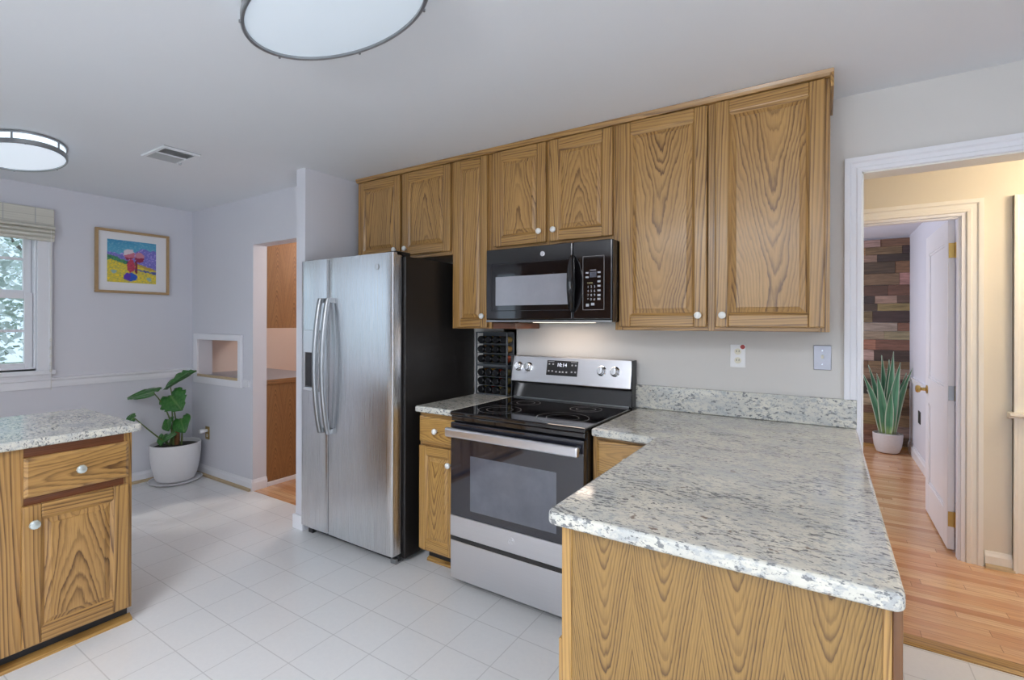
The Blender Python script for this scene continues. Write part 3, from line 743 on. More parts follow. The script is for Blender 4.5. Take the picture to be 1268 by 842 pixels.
# local x runs along world +y, local -y faces world +x
W = 1.405; Hc = 0.880
def ly(wy): return wy + 3.14
carcass(c, W, Hc, 0.66, [(0, 0.05), (ly(-2.62), ly(-2.59)), (ly(-2.20), ly(-2.095)), (ly(-1.765), W)], [(0.075, 0.10)], z0=0.075)
drawer(c, ly(-2.098), ly(-1.752), 0.680, 0.840, kind='crystal', kr=0.019)
door(c, ly(-2.102), ly(-1.752), 0.086, 0.648, ly(-2.07), 0.575, kind='crystal', cath=(0.0, 0.0, 0.5, -1), kr=0.019)
drawer(c, ly(-2.60), ly(-2.20), 0.680, 0.840, kind='crystal', kr=0.019)
door(c, ly(-2.60), ly(-2.20), 0.086, 0.648, ly(-2.235), 0.575, kind='crystal', kr=0.019)
for r0, r1 in ((0.640, 0.692), (0.832, 0.880)):
    for u0, u1 in ((ly(-2.095), ly(-1.765)), (ly(-2.59), ly(-2.20))): obj('rail', boxes((u0, u1, 0.0015, 0.0195, r0, r1), g='x'), 'oak_red_and_shade', c)  # rails coloured dark red to imitate shadow around the drawer fronts
obj('toe_kick', boxes((0.0, W, 0.05, 0.066, 0.0, 0.075)), 'blackwood', c)
mb = MB(); mb.prism([(0.05, 0), (0.018, 0), (0.022, 0.014), (0.05, 0.026)], 'x', 0.0, W + 0.01, g='x'); obj('shoe_moulding', mb, 'oak_fine', c)

# ------------------------------------------------------------------ granite
def slab(name, poly, z0, z1, label, cat):
    mb = MB(); mb.prism(poly, 'z', z0, z1)
    o = obj(name, mb, 'granite', bevel=0.009, seg=3); return tag(o, label, cat)
def rounded(poly, idx, r, n=5):
    out = []
    for i, p in enumerate(poly):
        if i not in idx: out.append(p); continue
        P = Vector(p); A = (Vector(poly[i - 1]) - P).normalized(); B = (Vector(poly[(i + 1) % len(poly)]) - P).normalized()
        c = P + (A + B) * r
        for k in range(n + 1):
            t = k / n * PI / 2
            q = c - B * r * math.cos(t) - A * r * math.sin(t)
            out.append((q.x, q.y))
    return out
slab('peninsula_countertop', rounded([(-0.892, -0.002), (-0.892, -0.66), (-0.604, -0.675), (-0.604, -1.602), (0.104, -1.602), (0.104, -0.002)], (3, 4), 0.022), 0.880, 0.915,
     'L-shaped speckled granite countertop in the foreground, right of the range', 'countertop')
slab('narrow_countertop', [(-1.968, -0.002), (-1.968, -0.655), (-1.695, -0.655), (-1.695, -0.002)], 0.880, 0.915,
     'narrow speckled granite countertop piece between refrigerator and range', 'countertop')
slab('island_countertop', rounded([(-3.41, -3.2), (-2.67, -3.2), (-2.67, -1.702), (-3.41, -1.702)], (2, 3), 0.02), 0.880, 0.915,
     'speckled granite countertop on the island below the window', 'countertop')
mb = MB(); mb.box(-0.905, 0.104, -0.024, -0.001, 0.916, 1.043)
tag(obj('backsplash', mb, 'granite', bevel=0.003), 'low speckled granite backsplash strip against the wall behind the countertop', 'backsplash')

# ================================================================== REFRIGERATOR
fr = thing('refrigerator', 'stainless steel side by side refrigerator with black sides and ice dispenser', 'refrigerator', (-2.47, -0.74, 0))
X0, X1 = -2.905 + 2.47, -2.058 + 2.47; XS = -2.630 + 2.47
obj('cabinet', boxes((X0 + 0.006, X1 + 0.022, 0.080, 0.725, 0.03, 1.765)), 'black_side', fr, 0.004)  # right side widened so its black stands for the shaded wall gap
def fdoor(x0, x1, hole=None):
    m = MB(); n = 10; pts = []
    for k in range(n + 1):
        t = k / n; x = x0 + 0.007 + (x1 - x0 - 0.014) * t
        pts.append((x, 0.004 - 0.004 * (1 - (2 * t - 1) ** 2)))
    pts = [(x0, 0.012), (x0 + 0.002, 0.0065)] + pts + [(x1 - 0.002, 0.0065), (x1, 0.012)]
    prof = pts + [(x1, 0.070), (x0, 0.070)]
    zs = [0.062, 1.782]
    m.prism(prof, 'z', zs[0], zs[1])
    return m
def handle(x, parent):
    m = MB(); pts = []
    for k in range(21):
        t = k / 20; z = 0.70 + 0.83 * t; y = -0.024 - 0.042 * math.sin(PI * t) ** 0.8
        pts.append((x, y, z))
    m.tube(pts, [0.0165] * 21, 12, 1.0)
    m.box(x - 0.013, x + 0.013, -0.03, 0.006, 0.694, 0.724); m.box(x - 0.013, x + 0.013, -0.03, 0.006, 1.506, 1.536)
    return obj('handle', m, 'nickel', parent, smooth=True)
obj('seam', boxes((XS - 0.003, XS + 0.003, 0.010, 0.03, 0.07, 1.775)), 'slot', fr)
obj('gasket', boxes((XS - 0.02, XS + 0.02, 0.030, 0.082, 0.07, 1.77)), 'black_plastic', fr)
ld = obj('door', fdoor(X0, XS - 0.003), 'steel', fr, smooth=True)
rd = obj('door', fdoor(XS + 0.003, X1), 'steel', fr, smooth=True)
handle(XS - 0.037, ld); handle(XS + 0.037, rd)
# dispenser
dz = MB(); dx0, dx1 = -2.862 + 2.47, -2.705 + 2.47
for a in ((dx0, dx1, -0.0075, 0.002, 1.19, 1.335), (dx0, dx0 + 0.014, -0.0075, 0.002, 0.965, 1.19), (dx1 - 0.014, dx1, -0.0075, 0.002, 0.965, 1.19), (dx0, dx1, -0.013, 0.002, 0.945, 0.968)): dz.box(*a)
dp = obj('ice_dispenser', dz, 'badge', ld, 0.003)
obj('recess', boxes((dx0 + 0.012, dx1 - 0.012, -0.0055, 0.001, 0.965, 1.192)), 'black', dp)
obj('hinge_cover', boxes((X0 + 0.02, X0 + 0.09, 0.03, 0.14, 1.766, 1.792)), 'black_plastic', fr, 0.004)
obj('hinge_cover', boxes((X1 - 0.08, X1 - 0.0, 0.03, 0.14, 1.766, 1.792)), 'black_plastic', fr, 0.004)
obj('kick_grille', boxes((X0 + 0.02, X1 - 0.01, 0.06, 0.09, 0.012, 0.058)), 'black_plastic', fr, 0.004)
obj('foot', boxes((X1 - 0.06, X1 - 0.015, 0.045, 0.10, 0.0, 0.03)), 'nickel', fr, 0.003)
obj('foot', boxes((X0 + 0.02, X0 + 0.065, 0.045, 0.10, 0.0, 0.03)), 'black_plastic', fr, 0.003)
def badge(parent, x, y, z, r, mat='badge', ring='steel'):
    m = MB(); m.lathe([(r, 0), (r, 0.0015), (r * 0.82, 0.0022), (r * 0.80, 0.0012), (0, 0.0012)], (x, y, z), 'y', 24)
    m.tube([(x - r * 0.45 + r * 0.5 * math.cos(a) * 0.7, y - 0.0016, z + r * 0.42 * math.sin(a)) for a in [0.6 + i * 0.5 for i in range(10)]], r * 0.07, 6)
    m.tube([(x + r * 0.30 + r * 0.4 * math.cos(a) * 0.7, y - 0.0016, z + r * 0.42 * math.sin(a)) for a in [0.6 + i * 0.5 for i in range(10)]], r * 0.07, 6)
    return obj('round_badge', m, mat, parent, smooth=True)
badge(rd, -2.185 + 2.47, -0.0008, 1.705, 0.017, 'steel')

# ================================================================== RANGE
rg = thing('electric_range', 'stainless steel electric range with black glass cooktop and oven door', 'range', (-1.294, -0.66, 0))
L, R = -0.384, 0.384
obj('body', boxes((L, R, 0.005, 0.62, 0.045, 0.895)), 'black_plastic', rg, 0.003)
ck = MB(); ck.box(L - 0.004, R + 0.004, -0.030, 0.60, 0.896, 0.918); ck.box(L, R, -0.022, 0.0, 0.868, 0.896)
ck = obj('cooktop', ck, 'glass_black', rg, 0.006, seg=3)
def ring(cx, cy, r, w=0.0025):
    m = MB()
    for rr_ in (r, r * 0.62):
        vs = []; n = 40
        for i in range(n):
            a = 2 * PI * i / n
            vs += [(cx + (rr_ - w) * math.cos(a), cy + (rr_ - w) * math.sin(a), 0.9184), (cx + (rr_ + w) * math.cos(a), cy + (rr_ + w) * math.sin(a), 0.9184)]
        m.add(vs, [(2 * i, 2 * i + 1, (2 * i + 3) % (2 * n), (2 * i + 2) % (2 * n)) for i in range(n)])
    return m
for a in ((-0.19, 0.15, 0.115), (0.19, 0.14, 0.13), (-0.19, 0.42, 0.085), (0.19, 0.42, 0.085)): obj('burner_ring', ring(*a), 'burner', ck, fix=False)
# oven door
od = MB(); od.box(L + 0.003, R - 0.003, -0.030, 0.004, 0.375, 0.862)
od = obj('oven_door', od, 'oven_glass', rg, 0.004)
obj('lower_panel', boxes((L + 0.003, R - 0.003, -0.032, 0.004, 0.268, 0.376)), 'steel_h', od, 0.003)
w_ = boxes((-1.545 + 1.294, -1.048 + 1.294, -0.0312, -0.029, 0.418, 0.700)); obj('oven_window', w_, 'oven_window', od, 0.01)
hd = MB(); hd.box(L - 0.004, R - 0.012, -0.075, -0.052, 0.792, 0.840)
hd.box(L + 0.01, L + 0.05, -0.055, -0.028, 0.805, 0.83); hd.box(R - 0.06, R - 0.02, -0.055, -0.028, 0.805, 0.83)
obj('handle', hd, 'steel_h', od, 0.010, seg=3)
badge(od, 0.0, -0.032, 0.325, 0.019, 'steel_h')
sd = MB(); sd.box(L + 0.003, R - 0.003, -0.030, 0.004, 0.045, 0.245)
# scooped upper edge
sd = obj('storage_drawer', sd, 'steel_h', rg, 0.004)
sc = MB(); pts = []
for k in range(13):
    t = k / 12; pts.append((L + 0.02 + (R - L - 0.04) * t, 0.246 - 0.020 * math.sin(PI * t) ** 2))
pts = [(L + 0.004, 0.246)] + pts + [(R - 0.004, 0.246), (R - 0.004, 0.266), (L + 0.004, 0.266)]
sc.prism(pts, 'y', -0.0285, 0.0); obj('finger_groove', sc, 'black', sd)
for sx in (L + 0.05, R - 0.05):
    for sy in (0.05, 0.55):
        m = MB(); m.lathe([(0.017, 0.0), (0.017, 0.012), (0.011, 0.018), (0.011, 0.045)], (sx, sy, 0), seg=14); obj('foot', m, 'nickel', rg, smooth=True)
# back guard: local y of the wall = 0.66
def yl(w): return w + 0.66
bk = MB()
bk.hexa([(L, yl(-0.078), 0.918), (R, yl(-0.078), 0.918), (R, yl(-0.012), 0.918), (L, yl(-0.012), 0.918)],
        [(L, yl(-0.050), 1.02), (R, yl(-0.050), 1.02), (R, yl(-0.012), 1.02), (L, yl(-0.012), 1.02)])
bg = obj('backguard', bk, 'black', rg, 0.004)
obj('riser_trim', boxes((L + 0.01, R - 0.01, yl(-0.084), yl(-0.078), 0.918, 0.926)), 'nickel', bg, 0.002)
cp = MB(); cp.hexa([(L - 0.004, yl(-0.098), 1.022), (R + 0.004, yl(-0.098), 1.022), (R + 0.004, yl(-0.012), 1.022), (L - 0.004, yl(-0.012), 1.022)],
                   [(L - 0.004, yl(-0.064), 1.180), (R + 0.004, yl(-0.064), 1.180), (R + 0.004, yl(-0.012), 1.180), (L - 0.004, yl(-0.012), 1.180)])
cp = obj('control_panel', cp, 'steel_h', rg, 0.005, seg=3)
obj('end_cap', boxes((R + 0.0042, R + 0.0105, yl(-0.085), yl(-0.012), 0.918, 1.178)), 'black_plastic', rg, 0.003)
obj('end_cap', boxes((L - 0.0105, L - 0.0042, yl(-0.085), yl(-0.012), 0.918, 1.178)), 'black_plastic', rg, 0.003)
slope = (0.098 - 0.064) / 0.158
def on_panel(z): return yl(-0.098 + (z - 1.022) * slope)
tiltang = math.atan(slope)
dm = MB(); dm.box(-0.105, 0.100, -0.002, 0.002, -0.045, 0.045)
dsp = obj('display', dm, 'black_plastic', cp, 0.008); dsp.location = (-0.035, on_panel(1.115) - 0.001, 1.115); dsp.rotation_euler = (-tiltang, 0, 0)
t_ = text('clock_digits', '10:14', 0.030, 'led', dsp, (-0.003, -0.0028, 0.018))
for kx, kz in ((-0.088, 0.022), (-0.062, 0.022), (-0.088, -0.020), (-0.064, -0.020), (-0.038, -0.023), (-0.014, -0.023), (0.006, -0.023), (0.030, -0.023), (0.064, 0.020), (0.087, 0.020), (0.064, -0.020), (0.087, -0.020)):
    obj('touch_key', boxes((kx - 0.005, kx + 0.005, -0.0028, -0.0018, kz - 0.0045, kz + 0.0045)), 'key_ink', dsp)
for kx in (-0.076, 0.075): obj('caption_bar', boxes((kx - 0.02, kx + 0.02, -0.0026, -0.0018, 0.036, 0.039)), 'key_ink', dsp)
for kx in (-0.335, -0.265, 0.215, 0.295):
    m = MB(); m.lathe([(0.029, 0.0), (0.029, 0.006), (0.023, 0.009), (0.021, 0.028), (0.018, 0.031), (0, 0.031)], axis='y', seg=24)
    m.box(-0.005, 0.005, -0.038, -0.028, -0.021, 0.021)
    k_ = obj('knob', m, 'chrome', cp, smooth=True); k_.location = (kx, on_panel(1.112), 1.112); k_.rotation_euler = (-tiltang, 0, 0)

# ================================================================== MICROWAVE
mw = thing('microwave', 'black over the range microwave with curved handle, below the short oak cabinet', 'microwave', (-1.276, -0.40, 1.388))
L, R, H = -0.380, 0.380, 0.412
obj('body', boxes((L + 0.002, R - 0.002, 0.030, 0.39, 0.0, H)), 'black_side', mw, 0.004)
dr = MB(); dr.box(L, 0.165, 0.0, 0.030, 0.015, H); dr = obj('door', dr, 'mw_glass', mw, 0.005, seg=3)
def frame_line(x0, x1, z0, z1, w, y0, y1):
    m = MB()
    for a in ((x0, x1, y0, y1, z0, z0 + w), (x0, x1, y0, y1, z1 - w, z1), (x0, x0 + w, y0, y1, z0, z1), (x1 - w, x1, y0, y1, z0, z1)): m.box(*a)
    return m
obj('window', boxes((-1.590 + 1.276, -1.135 + 1.276, -0.0012, 0.003, 0.093, 0.255)), 'mw_window', dr, 0.0008)
obj('window_border', frame_line(-0.342, 0.155, 0.062, 0.330, 0.0035, -0.0012, 0.003), 'black_plastic', dr)
m = MB(); pts = []
for k in range(19):
    t = k / 18; pts.append((0.168 + 0.012 * math.sin(PI * t), -0.006 - 0.044 * math.sin(PI * t) ** 0.7, 0.060 + 0.276 * t))
m.tube(pts, [0.010 + 0.010 * math.sin(PI * k / 18) ** 0.6 for k in range(19)], 12, 1.5)
obj('handle', m, 'black', dr, smooth=True)
badge(dr, -0.010, -0.0005, 0.366, 0.0135)
cpn = MB(); cpn.box(0.168, R, 0.0, 0.030, 0.015, H); cpn = obj('control_panel', cpn, 'mw_glass', mw, 0.005, seg=3)
obj('panel_outline', frame_line(0.224, 0.340, 0.062, 0.334, 0.0025, -0.001, 0.002), 'burner', cpn)
obj('display_window', boxes((0.262, 0.298, -0.001, 0.002, 0.226, 0.254)), 'oven_window', cpn)
for a in ((0.240, 0.256, 0.246, 0.254), (0.240, 0.256, 0.224, 0.232), (0.304, 0.320, 0.246, 0.254), (0.304, 0.320, 0.224, 0.232), (0.304, 0.320, 0.200, 0.209), (0.304, 0.320, 0.178, 0.187), (0.304, 0.320, 0.155, 0.164),
          (0.304, 0.320, 0.131, 0.141), (0.304, 0.320, 0.112, 0.122), (0.242, 0.258, 0.080, 0.094), (0.270, 0.288, 0.085, 0.098), (0.264, 0.296, 0.261, 0.264)):
    obj('touch_key', boxes((a[0], a[1], -0.001, 0.0015, a[2], a[3])), 'key_ink', cpn)
text('key_digits', '1  2  3\n4  5  6\n7  8  9\n*  0  #', 0.0165, 'key_ink', cpn, (0.271, -0.0008, 0.147), line=1.28)
text('key_caption', 'COOK', 0.010, 'label_ink', cpn, (0.264, -0.0008, 0.198))
obj('vent_lip', boxes((L, R, 0.0, 0.06, 0.0, 0.012)), 'nickel', mw, 0.002)
obj('cooktop_lamp', boxes((-0.18, 0.18, 0.19, 0.27, -0.003, 0.001)), 'warm_lens', mw, 0.001)
lamp('microwave_cooktop_light', 'AREA', (-1.276, -0.17, 1.382), 0.75, (1.0, 0.80, 0.66), (0, 0, 0), 0.36, 0.08)
obj('side_edge', boxes((R - 0.0005, R + 0.004, 0.004, 0.40 - 0.02, 0.004, H - 0.002)), 'black', mw, 0.001)

# ================================================================== SPICE RACKS
GJ = 'spice jars in the racks on the narrow counter'
rx0, rx1, ry0, ry1 = -1.960, -1.712, -0.096, -0.004
spice = [(0.30, 0.14, 0.03), (0.40, 0.26, 0.07), (0.30, 0.04, 0.02), (0.10, 0.13, 0.04), (0.42, 0.30, 0.08), (0.20, 0.10, 0.04)]
for ri, (zb, zt, pos, rows) in enumerate(((0.9155, 1.108, 'lower', (0.949, 1.005, 1.061)), (1.1085, 1.325, 'upper', (1.150, 1.213, 1.275)))):
    rk = thing('spice_rack', ('grey spice rack standing on the narrow granite counter beside the range' if ri == 0 else 'grey spice rack stacked on top of another spice rack, under the narrow cabinet'), 'spice rack', ((rx0 + rx1) / 2, ry1, zb), group='stacked spice racks')
    ox, oy, oz = rk.location
    m = MB()
    for xx in (rx0, rx1 - 0.008): 
        m.box(xx - ox, xx + 0.008 - ox, ry0 - oy, ry0 + 0.012 - oy, 0, zt - zb); m.box(xx - ox, xx + 0.008 - ox, ry1 - 0.010 - oy, ry1 - oy, 0, zt - zb)
    m.box(rx0 - ox, rx1 - ox, ry0 - oy, ry1 - oy, 0, 0.007); m.box(rx0 - ox, rx1 - ox, ry0 - oy, ry1 - oy, zt - zb - 0.007, zt - zb)
    m.box(rx0 - ox, rx1 - ox, ry1 - 0.004 - oy, ry1 - oy, 0, zt - zb)
    obj('frame', m, 'wire', rk, 0.0015)
    for zr in rows:
        s = MB(); s.box(rx0 + 0.008 - ox, rx1 - 0.008 - ox, ry0 + 0.002 - oy, ry1 - 0.004 - oy, zr - 0.0275 - zb, zr - 0.0245 - zb); obj('shelf', s, 'wire', rk)
    for r_i, zr in enumerate(rows):
        for k in range(4):
            cx = rx0 + 0.036 + k * 0.059
            j = MB(); j.cur = random.choice(spice) if k < 3 else [(0.45, 0.28, 0.06), (0.42, 0.32, 0.10), (0.36, 0.30, 0.12), (0.50, 0.10, 0.04), (0.40, 0.22, 0.05), (0.34, 0.24, 0.06)][r_i + 3 * ri]
            j.lathe([(0.021, 0.0), (0.0225, 0.004), (0.0225, 0.058), (0.019, 0.064)], axis='y', seg=18)
            rowword = ('bottom', 'middle', 'top')[r_i]; colword = ('leftmost', 'second from the left', 'third from the left', 'rightmost')[k]
            jo = obj('spice_jar', j, 'jar', smooth=True); jo.location = (cx, ry1 - 0.006, zr - 0.0005)
            tag(jo, 'black-lidded spice jar, %s in the %s row of the %s rack' % (colword, rowword, pos), 'spice jar', GJ)
            l = MB(); l.lathe([(0.0242, 0.055), (0.0242, 0.080), (0.0215, 0.083), (0.019, 0.0810), (0, 0.0810)], axis='y', seg=18)
            obj('lid', l, 'lid', jo, smooth=True)

# ================================================================== CEILING LIGHTS, VENT
def oval_light(label, cx, cy, diff, a=0.372, b=0.197):
    t = thing('ceiling_light', label, 'ceiling light', (cx, cy, ZC), group='oval ceiling lights')
    m = MB(); m.lathe([(0.94, 0.0), (0.94, -0.012)], seg=56, sx=a, sy=b); obj('mounting_plate', m, 'white_plastic', t, smooth=True)
    m = MB(); m.lathe([(0.955, -0.012), (0.955, -0.050), (0.93, -0.050), (0.93, -0.012)], seg=64, sx=a, sy=b, caps=False)
    vs = len(m.v); n = 4; m.f += [(i * n + 3, ((i + 1) % 64) * n + 3, ((i + 1) % 64) * n, i * n) for i in range(64)]; m.mi += [0] * 64
    obj('drum_side', m, 'drum', t, smooth=True)
    m = MB()
    m.lathe([(0.965, -0.048), (1.0, -0.048), (1.0, -0.070), (0.985, -0.074), (0.955, -0.072), (0.955, -0.052)], seg=72, sx=a, sy=b, caps=False)
    m.lathe([(0.955, -0.002), (0.985, -0.002), (0.985, -0.014), (0.955, -0.014)], seg=72, sx=a, sy=b, caps=False)
    for k in range(6):
        an = PI / 6 + k * PI / 3; x, y = 0.968 * a * math.cos(an), 0.968 * b * math.sin(an)
        m.box(x - 0.004, x + 0.004, y - 0.004, y + 0.004, -0.050, -0.010)
        x, y = 1.0 * a * math.cos(an + 0.25), 1.0 * b * math.sin(an + 0.25); m.lathe([(0.004, -0.004), (0.004, 0.004)], (x, y, -0.072), seg=8)
    obj('metal_frame', m, 'nickel', t, smooth=True)
    m = MB(); m.lathe([(0.955, -0.056), (0.955, -0.064), (0.75, -0.070), (0.4, -0.074), (0.0, -0.075)], seg=64, sx=a, sy=b)
    obj('diffuser', m, diff, t, smooth=True)
    return t
oval_light('large oval flush ceiling light nearest the wall cabinets', -1.319, -1.703, 'diffuser')
oval_light('oval flush ceiling light near the window, with its side band lit', -3.995, -1.838, 'diffuser_far')
oval_light('unseen oval ceiling light added behind the camera', -1.3, -3.25, 'diffuser_far')  # made-up third fixture out of view, housing the added rear fill
v = thing('ceiling_vent', 'small grey louvred air vent in the ceiling', 'vent', (-3.405, -1.292, ZC))
m = MB()
for a in ((-0.155, -0.135, -0.10, 0.10, -0.010, 0), (0.125, 0.155, -0.10, 0.10, -0.010, 0), (-0.135, 0.125, -0.10, -0.080, -0.010, 0), (-0.135, 0.125, 0.080, 0.10, -0.010, 0), (0.0, 0.014, -0.08, 0.08, -0.011, 0)): m.box(*a)
obj('frame', m, 'ceiling', v, 0.002)
m = MB()
for k in range(10):
    for x, d in ((-0.130 + k * 0.013, -0.005), (0.020 + k * 0.0105, 0.007)):
        m.hexa([(x, -0.08, -0.002), (x + 0.002, -0.08, -0.002), (x + 0.002, 0.08, -0.002), (x, 0.08, -0.002)], [(x + d, -0.08, -0.009), (x + d + 0.002, -0.08, -0.009), (x + d + 0.002, 0.08, -0.009), (x + d, 0.08, -0.009)])
obj('louvres', m, 'vent', v)
obj('backing', boxes((-0.135, 0.125, -0.08, 0.08, -0.0015, -0.0002)), 'vent_dark', v)
obj('edge_gap', boxes((0.1555, 0.160, -0.10, 0.10, -0.004, 0)), 'vent', v)
obj('lever', boxes((-0.100, -0.085, 0.085, 0.097, -0.022, -0.009)), 'vent', v, 0.002)

# ================================================================== PICTURE AND SHADE
pc = thing('framed_picture', 'colourful cow and meadow picture in a light wood frame, beside the window', 'picture', (XL, -0.928, 1.888))
py0, py1, pz0, pz1 = -0.262, 0.264, -0.262, 0.264; m = MB(); w = 0.020
for a in ((0.0, 0.030, py0, py1, pz0, pz0 + w, 'y'), (0.0, 0.030, py0, py1, pz1 - w, pz1, 'y'), (0.0, 0.030, py0, py0 + w, pz0 + w, pz1 - w, 'z'), (0.0, 0.030, py1 - w, py1, pz0 + w, pz1 - w, 'z')): m.box(*a[:6], g='z')
obj('frame', m, 'frame_wood', pc, 0.002)
obj('mat_board', boxes((0.002, 0.014, py0 + w, py1 - w, pz0 + w, pz1 - w)), 'paper', pc)
from mathutils import noise as mn
def lerp(a, b, t): return tuple(x + (y - x) * t for x, y in zip(a, b))
def art(u, v):
    u0, v0 = u, v; u += 0.022 * mn.noise(Vector((u0 * 17, v0 * 17, 9))); v += 0.03 * mn.noise(Vector((u0 * 15, v0 * 19, 4)))
    j = mn.noise(Vector((u * 9, v * 9, 0))) * 0.03; k = mn.noise(Vector((u * 26, v * 40, 3.0)))
    ridge = 0.70 + 0.16 * max(0, 1 - abs(u - 0.78) / 0.35) + 0.03 * math.sin(u * 21) + j
    field = 0.52 - 0.20 * u + 0.02 * math.sin(u * 13) + j
    green = 0.62 - 0.06 * u + j
    if v > ridge: c = lerp((0.10, 0.38, 0.55), (0.03, 0.25, 0.46), (v - ridge) / 0.4); c = lerp(c, (0.30, 0.55, 0.62), max(0, k))
    elif v > green - 0.25 * u + 0.03: c = lerp((0.20, 0.18, 0.55), (0.10, 0.10, 0.42), 0.5 + k * 1.4); c = lerp(c, (0.42, 0.34, 0.72), max(0, min(1, k * 2.0)))
    elif v > field: c = lerp((0.10, 0.32, 0.10), (0.02, 0.14, 0.12), 0.5 + k * 1.3) if u < 0.6 else lerp((0.45, 0.40, 0.06), (0.50, 0.20, 0.05), 0.5 + k)
    else:
        c = lerp((0.80, 0.60, 0.04), (0.45, 0.42, 0.10), 0.4 + k * 1.3)
        if abs(v - (0.34 - 0.16 * (u - 0.5))) < 0.022 and u > 0.5: c = (0.07, 0.10, 0.32)
        if math.hypot((u - 0.13), (v - 0.25)) < 0.05 or math.hypot(u - 0.85, v - 0.1) < 0.05: c = (0.30, 0.45, 0.42)
    def ell(cu, cv, ru, rv): return ((u - cu) / ru) ** 2 + ((v - cv) / rv) ** 2
    kk = k * 0.25
    if ell(0.46, 0.14, 0.14, 0.10) + kk < 1: c = (0.10, 0.03, 0.40) if u < 0.46 else (0.02, 0.10, 0.50)
    if abs(u - 0.58) < 0.022 and 0.25 < v < 0.55: c = (0.20, 0.02, 0.05)
    if ell(0.47, 0.40, 0.085, 0.15) + kk < 1: c = lerp((0.60, 0.06, 0.10), (0.35, 0.03, 0.08), 0.5 + k)
    if ell(0.65, 0.63, 0.10, 0.12) + kk < 1: c = (0.55, 0.22, 0.28) if v > 0.62 else (0.28, 0.02, 0.06)
    if ell(0.43, 0.68, 0.12, 0.13) + kk < 1: c = (0.72, 0.62, 0.66) if v > 0.69 + 0.3 * (u - 0.43) else ((0.55, 0.16, 0.22) if v > 0.60 else (0.28, 0.02, 0.06))
    return c
m = MB(); n = 72; ay0, ay1, az0, az1 = -0.182, 0.166, -0.172, 0.182; vs = []; ts = []
for i in range(n + 1):
    for j in range(n + 1):
        u, v = i / n, j / n; vs.append((0.0148, ay0 + (ay1 - ay0) * u, az0 + (az1 - az0) * v)); ts.append(art(u, v))
m.add(vs, [(i * (n + 1) + j, (i + 1) * (n + 1) + j, (i + 1) * (n + 1) + j + 1, i * (n + 1) + j + 1) for i in range(n) for j in range(n)], None, ts)
obj('painting', m, 'paint', pc, fix=False)

sh = thing('roman_shade', 'cream woven roman shade folded up at the top of the window', 'window shade', (XL + 0.03, -1.96, 2.23))
m = MB(); sy = 0.515
m.box(0.0, 0.018, -sy, sy, -0.135, 0.005)
for k in range(4): m.prism([(0.0, -0.24 + k * 0.030), (0.030 + 0.006 * k, -0.236 + k * 0.030), (0.034 + 0.006 * k, -0.222 + k * 0.030), (0.020, -0.205 + k * 0.030), (0.0, -0.205 + k * 0.030)], 'y', -sy, sy)
obj('fabric', m, 'shade', sh, 0.002)
m = MB()
for yy in (-0.3, 0.0, 0.24, 0.41): m.box(0.0182, 0.0190, yy - 0.002, yy + 0.002, -0.135, 0.005)
obj('tape', m, 'vent', sh)
m = MB(); m.tube([(0.05, 0.49, -0.15), (0.052, 0.488, -0.6), (0.05, 0.49, -1.1), (0.052, 0.492, -1.36)], 0.0022, 6)
for zz in (-0.98, -1.04, -1.10, -1.16, -1.21): m.lathe([(0.002, 0.012), (0.007, 0.0), (0.006, -0.012), (0.002, -0.016)], (0.051, 0.489, zz), seg=10)
obj('pull_cord', m, 'cord', sh, smooth=True)

# ================================================================== PLATES
def outlet(name, label, cat, x, y, z, plate, face, w=0.070, h=0.114, kind='outlet'):
    t = thing(name, label, cat, (x, y, z))
    obj('plate', boxes((-w / 2, w / 2, -0.005, 0.0, -h / 2, h / 2)), plate, t, 0.003)
    if kind == 'outlet':
        for dz_ in (-0.022, 0.022):
            s = MB(); s.lathe([(0.016, 0), (0.016, 0.0015), (0, 0.0015)], (0, -0.005, dz_), 'y', 16); so = obj('socket', s, face, t)
            obj('slots', boxes((-0.007, -0.0045, -0.0072, -0.006, dz_ - 0.003, dz_ + 0.007), (0.0045, 0.007, -0.0072, -0.006, dz_ - 0.003, dz_ + 0.007)), 'slot', so)
    else:
        obj('toggle', boxes((-0.005, 0.005, -0.016, -0.005, -0.004, 0.012)), face, t, 0.002)
        for dz_ in (-0.032, 0.032):
            s = MB(); s.lathe([(0.0035, 0), (0.003, 0.0012), (0, 0.0014)], (0, -0.005, dz_), 'y', 10); obj('screw', s, 'chrome', t)
    return t
o1 = outlet('wall_outlet', 'white wall outlet with a red sticker, under the right oak cabinet', 'outlet', -0.384, -0.0005, 1.221, 'white_plastic', 'ivory')
m = MB(); m.lathe([(0.011, 0), (0.011, 0.001), (0, 0.001)], (0.022, -0.005, 0.046), 'y', 12); obj('sticker', m, 'red', o1)
outlet('light_switch', 'stainless light switch plate beside the hall doorway casing', 'switch', -0.026, -0.0005, 1.227, 'steel_plate', 'ivory', kind='switch')
outlet('wall_outlet', 'brass-coloured low wall outlet behind the potted plant', 'outlet', -4.70, YN - 0.0005, 0.385, 'brass', 'ivory')
t = thing('plug_adapter', 'white plug-in adapter stuck in the low outlet by the potted plant', 'plug adapter', (-4.70, YN - 0.0085, 0.408))
m = MB(); m.lathe([(0.014, 0.0), (0.016, 0.02), (0.022, 0.045), (0.018, 0.062), (0, 0.066)], axis='y', seg=16); obj('body', m, 'white_plastic', t, smooth=True)
t = thing('wall_outlet', 'dark narrow outlet plate low on the far room wall behind the open door', 'outlet', (0.7645, 3.48, 0.47))
obj('plate', boxes((-0.006, 0.0, -0.06, 0.06, -0.06, 0.06)), 'slot', t, 0.002); obj('socket', boxes((-0.009, -0.005, -0.02, 0.02, -0.035, 0.035)), 'black_plastic', t, 0.002)

